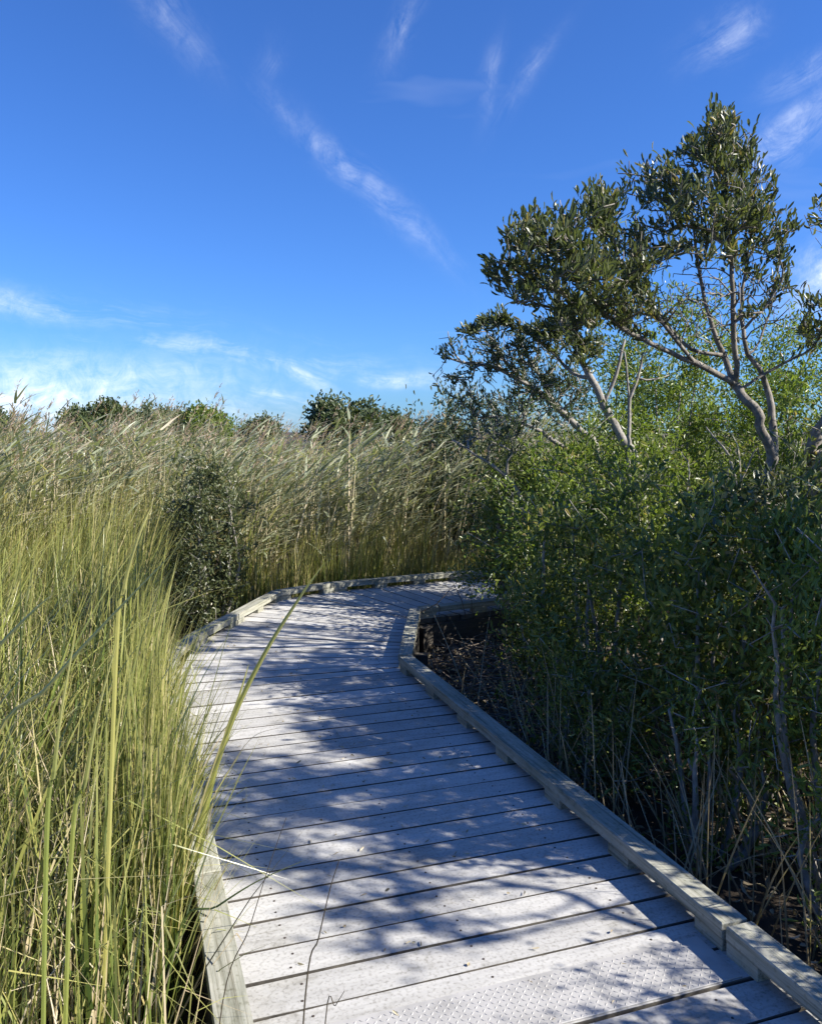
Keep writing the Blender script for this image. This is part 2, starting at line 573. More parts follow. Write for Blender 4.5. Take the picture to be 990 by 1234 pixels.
# ------------------------------------------------------------------ ground
GZ = -0.28
gg = Geo()
n1 = 121
xs = np.concatenate([np.linspace(-9, 9, n1 - 40), []])
xs = np.sort(np.concatenate([np.linspace(-10, 10, 101), [-900, -300, -100, -40, -20, 20, 40, 100, 300, 900]]))
ys = np.sort(np.concatenate([np.linspace(-6, 20, 121), [-900, -300, -100, -30, -12, 28, 40, 70, 120, 300, 900, 2000]]))
XX, YY = np.meshgrid(xs, ys)
ZZ = GZ + 0.03 * np.sin(XX * 2.3 + 1.1 * YY) * np.cos(YY * 1.7 - XX) + 0.022 * np.sin(XX * 7.1 + YY * 3) * np.sin(YY * 6.3)
v = np.stack([XX, YY, ZZ], -1).reshape(-1, 3)
nx, ny = len(xs), len(ys)
i, j = np.meshgrid(np.arange(nx - 1), np.arange(ny - 1))
a = (j * nx + i).ravel()
f = np.vstack([np.stack([a, a + 1, a + nx + 1], -1), np.stack([a, a + nx + 1, a + nx], -1)])
gg.add(v, f)
tag(gg.obj('ground', M['mud'], smooth=True), kind='structure')

# ------------------------------------------------------------------ boardwalk
d1 = np.array([-math.sin(math.radians(19)), math.cos(math.radians(19))])
n1v = np.array([math.cos(math.radians(19)), math.sin(math.radians(19))])      # to the right
R0 = np.array([-0.03, 5.41])


def rs1(y):     # right deck edge of the first straight
    return R0 + d1 * ((y - R0[1]) / d1[1])


WID = 1.52
cross = []      # list of (left point, right point)
s_front = 32
for k in range(-s_front, 1):
    r = R0 + d1 * (k * 0.15)
    cross.append((r - n1v * WID, r))
cross.append(None)


def lerp(a, b, t):
    return np.array(a) * (1 - t) + np.array(b) * t


A = cross[-2]
B = (np.array([-1.60, 6.02]), np.array([-0.01, 5.95]))
Cc = (np.array([-1.28, 7.72]), np.array([0.03, 6.90]))
D_ = (np.array([-0.80, 8.14]), np.array([0.06, 6.95]))
cross = cross[:-1]
LFIX = [np.array([-1.56, 5.55])]
for t in np.linspace(0, 1, 7)[1:]:
    l = lerp(A[0], B[0], t)
    cross.append((l, lerp(A[1], B[1], t)))
for t in np.linspace(0, 1, 11)[1:]:
    cross.append((lerp(B[0], Cc[0], t), lerp(B[1], Cc[1], t)))
for t in (0.25, 0.5, 0.75, 1):
    cross.append((lerp(Cc[0], D_[0], t), lerp(Cc[1], D_[1], t)))
d3 = np.array([math.sin(math.radians(63)), math.cos(math.radians(63))])
E_ = (D_[0] + d3 * 1.5, D_[1] + d3 * 1.2)
for t in np.linspace(0, 1, 10)[1:]:
    cross.append((lerp(D_[0], E_[0], t), lerp(D_[1], E_[1], t)))
d4 = np.array([math.sin(math.radians(88)), math.cos(math.radians(88))])
F_ = (E_[0] + d4 * 1.0, E_[1] + d4 * 0.6)
for t in np.linspace(0, 1, 7)[1:]:
    cross.append((lerp(E_[0], F_[0], t), lerp(E_[1], F_[1], t)))
for k in range(1, 26):
    cross.append((F_[0] + d4 * 0.15 * k, F_[1] + d4 * 0.15 * k))

left_line = [c[0] for c in cross]
right_line = [c[1] for c in cross]

bw = Geo()


def prism(g, poly, z0, z1, bev=0.0, tint=0.5):
    # triangles come out sides first, then bottom and top in turn
    """convex polygon (counter clockwise) extruded, optional chamfer on the top edge"""
    poly = np.asarray(poly, float)
    n = len(poly)
    cen = poly.mean(0)
    v = [np.c_[poly, np.full(n, z0)]]
    if bev > 0:
        v.append(np.c_[poly, np.full(n, z1 - bev)])
        nxt, prv = np.roll(poly, -1, 0), np.roll(poly, 1, 0)
        e1, e2 = unit(nxt - poly), unit(prv - poly)
        ins = poly + (e1 + e2) * bev
        v.append(np.c_[ins, np.full(n, z1)])
    else:
        v.append(np.c_[poly, np.full(n, z1)])
    k = len(v)
    f = []
    for r in range(k - 1):
        for i in range(n):
            a, b = r * n + i, r * n + (i + 1) % n
            f += [[a, b, b + n], [a, b + n, a + n]]
    for i in range(1, n - 1):
        f.append([0, i + 1, i])
        f.append([(k - 1) * n, (k - 1) * n + i, (k - 1) * n + i + 1])
    g.add(np.vstack(v), f, tint)


# stringers under the planks (the boardwalk itself), planks as its pieces
def beam_line(g, pts, off, w, z0, z1):
    for a, b in zip(pts[:-1], pts[1:]):
        d = unit(b - a)
        nn = np.array([-d[1], d[0]])
        q = [a + nn * (off - w / 2), a + nn * (off + w / 2), b + nn * (off + w / 2), b + nn * (off - w / 2)]
        prism(g, q[::-1], z0, z1)


keyL = [cross[0][0], A[0], B[0], Cc[0], D_[0], E_[0], F_[0], cross[-1][0]]
keyR = [cross[0][1], A[1], B[1], Cc[1], E_[1], F_[1], cross[-1][1]]
for off in (0.28, 0.78):
    mid = [lerp(l, r, off / 1.5) for l, r in zip(left_line[::8], right_line[::8])]
    beam_line(bw, mid, 0, 0.06, -0.20, -0.047)
boardwalk = bw.obj('boardwalk', M['beam'])
tag(boardwalk, kind='structure')


def local_obj(name, origin, ang, g_fn, mat, parent):
    """mesh built in a frame whose x axis runs along the piece"""
    g = Geo()
    ca, sa = math.cos(ang), math.sin(ang)

    def tolocal(p):
        p = np.asarray(p, float) - origin
        return np.stack([p[..., 0] * ca + p[..., 1] * sa, -p[..., 0] * sa + p[..., 1] * ca], -1)
    g_fn(g, tolocal)
    o = g.obj(name, mat, parent)
    o.location = (origin[0], origin[1], 0)
    o.rotation_euler = (0, 0, ang)
    return o


GAP = 0.0048
screws = Geo()
for i in range(len(cross) - 1):
    (l0, r0), (l1, r1) = cross[i], cross[i + 1]
    dl, dr = unit(l1 - l0), unit(r1 - r0)
    dirp = unit((r0 + r1) - (l0 + l1))
    eL, eR = random.uniform(0.0, 0.018), random.uniform(0.0, 0.018)
    g1, g2 = GAP * random.uniform(0.7, 1.5), GAP * random.uniform(0.7, 1.5)
    # small irregular cut along both long edges
    a0, b0 = l0 + dl * g1 - dirp * (0.02 + eL), r0 + dr * g1 + dirp * (0.02 + eR)
    b1, a1 = r1 - dr * g2 + dirp * (0.02 + eR), l1 - dl * g2 - dirp * (0.02 + eL)
    org = (l0 + r0 + l1 + r1) / 4
    ang = math.atan2(dirp[1], dirp[0])
    dz = random.uniform(-0.0012, 0.0012)
    nseg = 6

    def mk(g, tl, a0=a0, b0=b0, a1=a1, b1=b1, dz=dz):
        lo = [lerp(a0, b0, t) + np.array([0, random.gauss(0, 0.0008)]) for t in np.linspace(0, 1, nseg)]
        hi = [lerp(b1, a1, t) + np.array([0, random.gauss(0, 0.0008)]) for t in np.linspace(0, 1, nseg)]
        prism(g, tl(np.array(lo + hi)), -0.045, dz, 0.003)
    po = local_obj('plank', org, ang, mk, M['plank'], boardwalk)
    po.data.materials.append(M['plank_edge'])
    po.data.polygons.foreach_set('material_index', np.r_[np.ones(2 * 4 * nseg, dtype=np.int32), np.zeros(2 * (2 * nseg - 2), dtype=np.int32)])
    wl_ = np.linalg.norm(l1 - l0)
    if i < 54:
        for fr in (0.14, 0.5, 0.86):
            for q in (0.27, 0.73):
                p = lerp(lerp(l0, r0, fr), lerp(l1, r1, fr), q) + rng.normal(0, 0.006, 2)
                an = np.arange(7) * 2 * math.pi / 7
                prism(screws, np.c_[p[0] + 0.0042 * np.cos(an), p[1] + 0.0042 * np.sin(an)], -0.02, dz + 0.0012)
tag(screws.obj('screw_head', M['screw'], boardwalk), kind='stuff')

# fascia boards and posts
for a, b in zip(keyR[:-1], keyR[1:]):
    d = unit(b - a)
    L = np.linalg.norm(b - a)

    def mk(g, tl, a=a, b=b, d=d):
        nn = np.array([d[1], -d[0]])
        prism(g, tl(np.array([a + nn * 0.042 + d * 0.003, b + nn * 0.042 - d * 0.003, b + nn * 0.004 - d * 0.003, a + nn * 0.004 + d * 0.003]))[::-1] if False else tl(np.array([a + nn * 0.0 + d * 0.004, a + nn * 0.042 + d * 0.004, b + nn * 0.042 - d * 0.004, b + nn * 0.0 - d * 0.004])), -0.24, -0.049)
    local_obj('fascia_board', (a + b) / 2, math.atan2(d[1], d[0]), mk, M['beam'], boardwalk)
for a, b in zip(keyL[:-1], keyL[1:]):
    d = unit(b - a)

    def mk(g, tl, a=a, b=b, d=d):
        nn = np.array([-d[1], d[0]])
        prism(g, tl(np.array([a + d * 0.004, b - d * 0.004, b + nn * 0.042 - d * 0.004, a + nn * 0.042 + d * 0.004])), -0.24, -0.049)
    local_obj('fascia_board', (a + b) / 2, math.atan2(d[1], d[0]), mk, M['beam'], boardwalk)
post_pts = []
for line, sgn in ((keyR, 1), (keyL, -1)):
    for a, b in zip(line[:-1], line[1:]):
        L = np.linalg.norm(b - a)
        if L < 0.25:
            continue
        d = unit(b - a)
        nn = np.array([d[1], -d[0]]) * sgn
        for s in np.arange(0.06, L, 1.8):
            post_pts.append((a + d * s + nn * 0.09, math.atan2(d[1], d[0])))
for p, ang in post_pts:
    def mk(g, tl, p=p):
        h = 0.045
        prism(g, np.array([[-h, -h], [h, -h], [h, h], [-h, h]]), GZ - 0.25, -0.052)
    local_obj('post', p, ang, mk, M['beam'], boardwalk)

# steel tread plate screwed on the plank under the camera side
plate_row = None
pl0 = R0 + d1 * (-0.30 * 11)       # plank edge
pl = Geo()
# plate covers this plank's nearer two thirds, the full width
K0 = -22
edge_a = R0 + d1 * (K0 * 0.15)


def plate_build():
    near = edge_a + d1 * 0.012
    far = edge_a + d1 * 0.215
    org = (near + far) / 2 - n1v * WID / 2
    ang = math.atan2(n1v[1], n1v[0])

    def mk(g, tl):
        q = np.array([near - n1v * (WID - 0.16), near - n1v * 0.07, far - n1v * 0.07, far - n1v * (WID - 0.16)])
        prism(g, tl(q), 0.0025, 0.0065, 0.001)
    o = local_obj('tread_plate', org, ang, mk, M['plate'], boardwalk)
    o['label'] = 'grey steel plate with raised diamond treads across one plank'
    lug = Geo()
    hw = (WID - 0.23) / 2 - 0.015
    ix = 0
    for iy, y in enumerate(np.arange(-0.094, 0.096, 0.0175)):
        for ix, x in enumerate(np.arange(-hw - 0.045, hw - 0.045, 0.0175)):
            an = (1 if (ix + iy) % 2 else -1) * math.radians(45)
            c, s = math.cos(an), math.sin(an)
            l2, w2, h = 0.0095, 0.0032, 0.0016
            base = np.array([[-l2, 0], [0, -w2], [l2, 0], [0, w2]])
            base = base @ np.array([[c, s], [-s, c]]) + [x + 0.045, y]
            top = np.array([[-l2 * 0.55, 0], [0, -w2 * 0.45], [l2 * 0.55, 0], [0, w2 * 0.45]]) @ np.array([[c, s], [-s, c]]) + [x + 0.045, y]
            v = np.vstack([np.c_[base, np.full(4, 0.006)], np.c_[top, np.full(4, 0.0065 + h)]])
            f = []
            for q in range(4):
                a, b = q, (q + 1) % 4
                f += [[a, b, b + 4], [a, b + 4, a + 4]]
            f += [[4, 5, 6], [4, 6, 7]]
            lug.add(v, f)
    lo = lug.obj('tread_lug', M['plate'], o)
    lo['kind'] = 'stuff'


plate_build()

# kerb rails: flat timbers on spacer blocks
KW, KB0, KB1 = 0.095, 0.046, 0.095


def kerb_rail(name, label, chains, sgn):
    """chains: list of (start, end, first block offset, lengths)"""
    root = empty(name, (*chains[0][0], 0))
    tag(root, label, 'kerb', 'timber kerbs edging the boardwalk')
    root_loc = np.array(chains[0][0])

    def place(o):
        o.location = (o.location[0] - root_loc[0], o.location[1] - root_loc[1], o.location[2])
    for (a, b, boards) in chains:
        a, b = np.array(a), np.array(b)
        d = unit(b - a)
        L = np.linalg.norm(b - a)
        nn = np.array([d[1], -d[0]]) * sgn      # outward
        ang = math.atan2(d[1], d[0])
        s = 0.0
        for bl in boards:
            e = min(L, s + bl)
            if e - s < 0.05:
                break
            zj = random.uniform(-0.002, 0.002)
            jit = random.uniform(-0.006, 0.006)

            def mk(g, tl, s=s, e=e, zj=zj, jit=jit):
                p0, p1 = a + d * (s + 0.006) + nn * jit, a + d * (e - 0.006) + nn * random.uniform(-0.006, 0.006)
                q = np.array([p0, p1, p1 - nn * KW, p0 - nn * KW])
                q = q if sgn < 0 else q[::-1]
                mid1, mid2 = [lerp(q[0], q[1], t) for t in (0.33, 0.66)], [lerp(q[2], q[3], t) for t in (0.33, 0.66)]
                q = np.array([q[0], *mid1, q[1], q[2], *mid2, q[3]])
                lq = tl(q)
                if np.cross(lq[1] - lq[0], lq[4] - lq[3]) < 0:
                    lq = lq[::-1]
                prism(g, lq, KB0 + zj + 0.001, KB1 + zj, 0.004)
            board = local_obj('rail_board', a + d * (s + e) / 2, ang, mk, M['kerb'], root)
            place(board)
            nb = max(2, int(round((e - s) / 0.57)) + 1)
            for k in range(nb):
                c = s + 0.075 + (e - s - 0.15) * k / (nb - 1) if nb > 1 else (s + e) / 2

                def mk2(g, tl, c=c):
                    p0, p1 = a + d * (c - 0.066) - nn * 0.006, a + d * (c + 0.066) - nn * 0.006
                    q = np.array([p0, p1, p1 - nn * (KW - 0.012), p0 - nn * (KW - 0.012)])
                    lq = tl(q)
                    if np.cross(lq[1] - lq[0], lq[2] - lq[1]) < 0:
                        lq = lq[::-1]
                    prism(g, lq, 0.0, KB0 - 0.001, 0.002)
                bo = local_obj('spacer_block', a + d * (s + e) / 2, ang, mk2, M['kerb'], board)
                bo.location = (0, 0, 0)
                bo.rotation_euler = (0, 0, 0)
            s = e
    return root


outR = lambda p, n: np.array(p) + np.array(n)
# right kerb lies on the plank ends; its outer face is flush with the plank ends
o1 = 0.045
kr_a = rs1(-1.0) + n1v * o1
joint_y = 2.405
L_to_joint = (joint_y - (-1.0)) / d1[1]
c1 = R0 + n1v * o1 + d1 * 0.02
c2 = np.array([0.04 + o1, 6.93])
c3 = E_[1] + np.array([d3[1], -d3[0]]) * o1
LL = np.linalg.norm(c1 - kr_a)
kerb_rail('timber_kerb', 'long weathered timber kerb on spacer blocks beside the dense shrubs',
          [(kr_a, c1, [L_to_joint - 2.44, 2.44, 9.0])], 1)
kerb_rail('timber_kerb', 'short straight timber kerb at the inside of the bend above the mud',
          [(c1 + np.array([0.0, 0.012]), c2, [9.0])], 1)
kerb_rail('timber_kerb', 'shaded timber kerb past the bend with a dead branch lying on it',
          [(c2 + d3 * 0.012, c3, [9.0]), (c3 + d4 * 0.012, cross[-1][1] + np.array([0, -o1]), [2.4, 2.4, 2.4])], 1)
kl_a = cross[0][0] - n1v * o1
kl1 = np.array([-1.60, 5.42])
kl1 = A[0] - n1v * o1 + d1 * 0.55
kl2 = np.array([-1.62 - o1, 6.02])
kl3 = Cc[0] + np.array([-o1, 0.02])
kl4 = D_[0] + np.array([-0.02, o1])
kl5 = E_[0] + np.array([-d3[1], d3[0]]) * o1
kerb_rail('timber_kerb', 'timber kerb half hidden by the tall marsh grass leaning over it',
          [(kl_a, kl1, [2.44, 2.44, 2.44])], -1)
kerb_rail('timber_kerb', 'sunlit timber kerb on the outside of the bend below the tall reeds',
          [(kl1 + np.array([0, 0.012]), kl2, [9]), (kl2 + np.array([0.0, 0.012]), kl3, [0.72, 1.1]), (kl3 + np.array([0.012, 0.008]), kl4, [2]),
           (kl4 + d3 * 0.012, kl5, [9.0]), (kl5 + d4 * 0.012, cross[-1][0] + np.array([0, o1]), [2.4, 2.4, 2.4])], -1)


def kerb_x(y):      # left kerb outer face on the first straight
    l = A[0] + d1 * ((y - A[0][1]) / d1[1])
    return l[0] - 0.15


# ------------------------------------------------------------------ woody plants
class Plant:
    def __init__(self, seed):
        self.R = np.random.default_rng(seed)
        self.rs = 1.0
        self.p, self.par, self.r0, self.tips, self.plen = [], [], [], [], []

    def node(self, p, par, r0=0.0):
        self.p.append(np.asarray(p, float))
        self.par.append(par)
        self.r0.append(r0)
        self.plen.append(0 if par < 0 else self.plen[par] + np.linalg.norm(self.p[-1] - self.p[par]))
        return len(self.p) - 1

    def limb(self, pts, rads, start=-1, step=0.08):
        """a main limb: smooth curve through pts. start = index of the node it leaves from"""
        pts = [np.asarray(q, float) for q in pts]
        rads = [q * self.rs for q in rads]
        if start >= 0:
            pts = [self.p[start]] + pts
            rads = [rads[0]] + list(rads)
        k = len(pts)
        dense, rr = [], []
        for i in range(k - 1):
            p0, p1, p2, p3 = pts[max(i - 1, 0)], pts[i], pts[i + 1], pts[min(i + 2, k - 1)]
            n = max(2, int(np.linalg.norm(p2 - p1) / step))
            for q in range(n):
                t = q / n
                dense.append(0.5 * (2 * p1 + (p2 - p0) * t + (2 * p0 - 5 * p1 + 4 * p2 - p3) * t * t + (3 * p1 - p0 - 3 * p2 + p3) * t ** 3))
                rr.append(rads[i] * (1 - t) + rads[i + 1] * t)
        dense.append(pts[-1])
        rr.append(rads[-1])
        last = start
        ids = []
        for q, (p, r) in enumerate(zip(dense, rr)):
            if start >= 0 and q == 0:
                continue
            jit = self.R.normal(0, 0.004, 3)
            last = self.node(p + jit, last, r)
            ids.append(last)
        return ids

    def near(self, p):
        P = np.array(self.p)
        return int(np.argmin(np.linalg.norm(P - np.asarray(p), axis=1)))

    def grow(self, tips, step=0.07, w=0.18, up=0.3, tip_r=0.0022, minr=0.0):
        tips = np.asarray(tips, float)
        P = np.array(self.p)
        d = np.array([np.min(np.linalg.norm(P - t, axis=1)) for t in tips])
        order = np.argsort(d + self.R.normal(0, 0.05, len(d)))
        cap = len(self.p) + 40 * len(tips) + 10
        buf = np.zeros((cap, 3))
        pl = np.zeros(cap)
        n = len(self.p)
        buf[:n] = P
        pl[:n] = self.plen
        for i in order:
            t = tips[i]
            dv = t - buf[:n]
            dist = np.linalg.norm(dv, axis=1)
            # prefer nodes lying below / inward so twigs run outward
            cost = dist + w * pl[:n] + up * np.maximum(0, -dv[:, 2])
            s = int(np.argmin(cost))
            a = buf[s]
            L = dist[s]
            k = max(1, min(30, int(L / step)))
            pd = a - self.p[self.par[s]] if self.par[s] >= 0 else np.array([0, 0, 1.0])
            pd = unit(pd)
            ctrl = a + (unit(pd * 0.7 + unit(t - a) + np.array([0, 0, 0.25]))) * L * 0.45 + self.R.normal(0, 0.05 * L, 3)
            last = s
            for q in range(1, k + 1):
                u = q / k
                p = (1 - u) ** 2 * a + 2 * u * (1 - u) * ctrl + u * u * t
                if q < k:
                    p = p + self.R.normal(0, step * 0.09, 3)
                last = self.node(p, last)
                if n < cap:
                    buf[n] = p
                    pl[n] = self.plen[-1]
                    n += 1
            self.tips.append(last)
        self.tip_r = tip_r

    def radii(self, expo=2.4):
        n = len(self.p)
        acc = np.zeros(n)
        r = np.zeros(n)
        for i in range(n - 1, -1, -1):
            r[i] = max(acc[i] ** (1 / expo) if acc[i] > 0 else self.tip_r, 0)
            if self.r0[i] > 0:
                r[i] = max(self.r0[i], min(r[i], self.r0[i] * 1.2))
            if self.par[i] >= 0:
                acc[self.par[i]] += r[i] ** expo
        self.r = r
        return r

    def wood(self, g_thick, g_thin=None, split=0.006, tintv=0.5):
        n = len(self.p)
        r = self.radii()
        kids = [[] for _ in range(n)]
        for i, q in enumerate(self.par):
            if q >= 0:
                kids[q].append(i)
        starts = [i for i in range(n) if self.par[i] < 0]
        stack = [(s, -1) for s in starts]
        while stack:
            s, pa = stack.pop()
            chain = [pa, s] if pa >= 0 else [s]
            cur = s
            while kids[cur]:
                ks = sorted(kids[cur], key=lambda q: -r[q])
                for q in ks[1:]:
                    stack.append((q, cur))
                cur = ks[0]
                chain.append(cur)
            if len(chain) < 2:
                continue
            pts = np.array([self.p[q] for q in chain])
            rad = np.array([r[q] for q in chain])
            if pa >= 0:
                rad[0] = min(rad[0], rad[1] * 1.3)
            big = rad[0] > split
            g = g_thick if (big or g_thin is None) else g_thin
            sides = 9 if rad.max() > 0.025 else (6 if rad.max() > 0.008 else 3)
            sweep(g, pts, rad, sides, self.R.random())

    def foliage(self, g, per_tip, L, Wd, spread=0.06, up=0.5, back=3, Lvar=0.3, jitter=0.6, tip_sel=1.0, tint_bias=None):
        R = self.R
        P, D, T = [], [], []
        for t in self.tips:
            if R.random() > tip_sel:
                continue
            chain = [t]
            for _ in range(back):
                q = self.par[chain[-1]]
                if q < 0:
                    break
                chain.append(q)
            c = np.array([self.p[q] for q in chain])
            ax = unit(c[0] - c[-1]) if len(c) > 1 else np.array([0, 0, 1.0])
            k = max(1, int(per_tip * R.uniform(0.6, 1.3)))
            u = R.random(k) ** 1.6 * (len(c) - 1)
            i0 = np.minimum(u.astype(int), len(c) - 1)
            i1 = np.minimum(i0 + 1, len(c) - 1)
            fr = (u - i0)[:, None]
            base = c[i0] * (1 - fr) + c[i1] * fr + R.normal(0, spread, (k, 3))
            dr = ax * 0.7 + np.array([0, 0, up]) + R.normal(0, jitter, (k, 3))
            P.append(base)
            D.append(dr)
            tb = R.random() * 0.5
            T.append(np.clip(tb + R.random(k) * 0.6, 0, 1))
        P, D, T = np.concatenate(P), np.concatenate(D), np.concatenate(T)
        n = len(P)
        leaves(g, P, D, L * R.uniform(1 - Lvar, 1 + Lvar, n), Wd * R.uniform(0.8, 1.2, n), 0.3, 0.12, T, R)


def finish(root, plant, woodmat, leafmat, crown_name='crown', trunk_name='trunk', twigmat=None, **fol):
    g = Geo()
    g2 = Geo() if twigmat else None
    plant.wood(g, g2)
    off = -np.array(root.location)
    for G in (g, g2):
        if G:
            G.v = [v + off.astype(np.float32) for v in G.v]
    g.obj(trunk_name, woodmat, root, smooth=True)
    if g2 and g2.n:
        g2.obj('twigs', twigmat, root, smooth=True)
    if fol:
        g3 = Geo()
        plant.foliage(g3, **fol)
        g3.v = [v + off.astype(np.float32) for v in g3.v]
        g3.obj(crown_name, leafmat, root)


def blob_tips(R, blobs, dens=1.0, deep=1.0, dy=0.0):
    """blobs: (u, v, Y, radius u px, radius v px, depth radius m, count): points through an ellipsoid"""
    out = []
    for (u, v, Y, ru, rv, ry, n) in blobs:
        n = int(n * dens)
        q = R.normal(size=(n, 3))
        q = unit(q) * (R.random(n) ** 0.45)[:, None]
        for k in range(n):
            out.append(at(u + q[k, 0] * ru, v + q[k, 1] * rv, Y + dy + q[k, 2] * ry * deep))
    return np.array(out)


# ---- the bay tree leaning over the shrubs
TY = 5.45
T = Plant(11)
T.rs = 0.56
base = at(925, 700, TY)
base[2] = GZ - 0.05
tr = T.limb([base, at(915, 640, TY), at(921, 585, TY), at(931, 553, TY), at(922, 530, TY - .05), at(914, 512, TY - .08), at(913, 497, TY - .08), at(898, 483, TY - .05), at(889, 470, TY), at(884, 462, TY)],
            [.075, .068, .062, .058, .054, .05, .05, .05, .047, .043])
nA = tr[-1]
l1_ = T.limb([at(850, 444, TY - .1), at(806, 425, TY - .2), at(772, 408, TY - .3), at(735, 385, TY - .4), at(700, 345, TY - .5), at(660, 300, TY - .55)], [.034, .028, .024, .019, .013, .008], nA)
l2_ = T.limb([at(872, 430, TY + .05), at(858, 395, TY + .1), at(846, 350, TY + .15), at(838, 300, TY + .15), at(830, 245, TY + .1)], [.034, .027, .021, .015, .009], nA)
l3_ = T.limb([at(887, 440, TY - .05), at(883, 390, TY - .15), at(881, 335, TY - .2), at(876, 270, TY - .2), at(872, 200, TY - .15)], [.033, .026, .021, .016, .009], nA)
l4_ = T.limb([at(790, 380, TY - .35), at(752, 330, TY - .45), at(735, 270, TY - .5)], [.018, .013, .008], T.near(at(840, 440, TY - .12)))
l5_ = T.limb([at(832, 420, TY), at(800, 385, TY + .2), at(770, 330, TY + .4), at(765, 260, TY + .45)], [.02, .016, .012, .008], T.near(at(862, 425, TY + .08)))
tr2 = T.limb([at(931, 520, TY + .05), at(928, 490, TY + .08), at(924, 468, TY + .1), at(914, 445, TY + .1), at(900, 425, TY + .1), at(893, 380, TY + .15), at(897, 330, TY + .2), at(905, 270, TY + .2)],
             [.046, .042, .036, .03, .026, .02, .014, .009], T.near(at(931, 553, TY)))
l6_ = T.limb([at(926, 447, TY + .05), at(955, 432, TY), at(978, 418, TY), at(1000, 385, TY), at(1015, 350, TY)], [.018, .015, .012, .009, .006], T.near(at(905, 470, TY + .02)))
l7_ = T.limb([at(915, 410, TY + .2), at(930, 360, TY + .3), at(942, 300, TY + .3)], [.014, .01, .006], T.near(at(900, 425, TY + .1)))
R_ = np.random.default_rng(5)
tips = blob_tips(R_, [
    (868, 150, TY - .1, 24, 26, .2, 26), (885, 185, TY, 38, 30, .3, 36), (840, 185, TY, 24, 24, .25, 22),
    (790, 215, TY + .2, 48, 32, .4, 44), (860, 240, TY, 70, 40, .5, 70), (915, 265, TY + .1, 38, 34, .3, 24),
    (722, 250, TY - .3, 32, 38, .35, 40), (672, 278, TY - .5, 50, 42, .35, 60), (630, 285, TY - .55, 28, 34, .25, 26),
    (620, 325, TY - .6, 34, 18, .2, 14), (592, 326, TY - .6, 15, 16, .12, 8), (700, 330, TY - .5, 65, 42, .4, 72), (765, 300, TY, 55, 48, .5, 60),
    (755, 365, TY - .2, 42, 28, .35, 34), (690, 390, TY - .45, 30, 30, .25, 34), (850, 290, TY + .1, 60, 30, .5, 26),
    (920, 320, TY + .2, 34, 40, .35, 14), (950, 272, TY + .1, 14, 14, .12, 6), (985, 372, TY, 28, 22, .3, 14), (970, 402, TY, 26, 16, .2, 9),
    (908, 378, TY - .1, 20, 14, .2, 4), (640, 350, TY - .55, 40, 22, .25, 16),
], 1.9, 1.7, -0.2)
tips = np.vstack([tips, blob_tips(R_, [(925, 285, TY + .1, 34, 36, .4, 26), (905, 225, TY, 34, 30, .3, 24), (950, 340, TY + .1, 16, 40, .3, 8), (800, 270, TY, 50, 40, .4, 30)])])
T.grow(tips, step=0.06, w=0.16, up=0.5, tip_r=0.0024)
leafy = list(T.tips)
T.grow(blob_tips(R_, [(850, 365, TY, 85, 55, .6, 260), (760, 375, TY - .2, 60, 34, .5, 80), (930, 360, TY + .1, 34, 50, .3, 60), (640, 340, TY - .5, 50, 30, .3, 30), (890, 290, TY, 60, 60, .4, 50)]), step=0.06, w=0.16, up=0.5, tip_r=0.0028)
T.tips = leafy
bay = empty('bay_tree', tuple(base))
tag(bay, 'crooked bay tree with forked grey trunk and leaning leafy crown above the shrubs', 'tree')
finish(bay, T, M['bark'], M['bay'], per_tip=8, L=0.060, Wd=0.0185, spread=0.02, up=0.85, back=4, jitter=0.5, Lvar=0.4)


# ---- generic leaning small tree
def small_tree(name, label, seed, base_px, Y, limbs, blobs, woodmat, leafmat, fol, group=None, step=0.07, cat='tree', tip_r=0.0022, dens=1.0):
    P = Plant(seed)
    b = at(base_px[0], base_px[1], Y)
    b[2] = GZ - 0.05
    first = None
    for (start, pts, rads) in limbs:
        pp = [at(*q) for q in pts]
        if start is None:
            P.limb([b + P.R.normal(0, 0.04, 3) * [1, 1, 0]] + pp, [rads[0]] + list(rads))
        else:
            P.limb(pp, rads, P.near(at(*start)))
    P.grow(blob_tips(P.R, blobs, dens), step=step, tip_r=tip_r)
    root = empty(name, tuple(b))
    tag(root, label, cat, group)
    finish(root, P, woodmat, leafmat, **fol)
    return root


# pale trunk leaning left behind the bay tree
Y2 = 6.9
small_tree('leaning_tree', 'thin pale leaning trunk with dark leaf clump below the bay tree crown', 21, (800, 640), Y2, [
    (None, [(770, 575, Y2), (748, 528, Y2), (727, 488, Y2), (712, 455, Y2), (698, 430, Y2), (686, 400, Y2)], [.04, .037, .033, .029, .024, .017]),
    ((712, 455, Y2), [(690, 450, Y2 + .1), (660, 420, Y2 + .2), (625, 395, Y2 + .2), (600, 385, Y2 + .2)], [.016, .012, .009, .006]),
    ((727, 488, Y2), [(742, 450, Y2), (752, 410, Y2)], [.015, .01]),
], [(675, 400, Y2, 36, 30, .3, 50), (700, 420, Y2, 30, 22, .25, 30), (600, 388, Y2 + .2, 26, 16, .2, 26), (570, 398, Y2 + .2, 16, 12, .15, 12), (640, 405, Y2 + .2, 30, 22, .2, 20), (690, 370, Y2, 40, 18, .25, 22)],
    M['pale_bark'], M['bay'], dict(per_tip=14, L=0.075, Wd=0.02, spread=0.014, up=0.5, back=3, jitter=0.5))
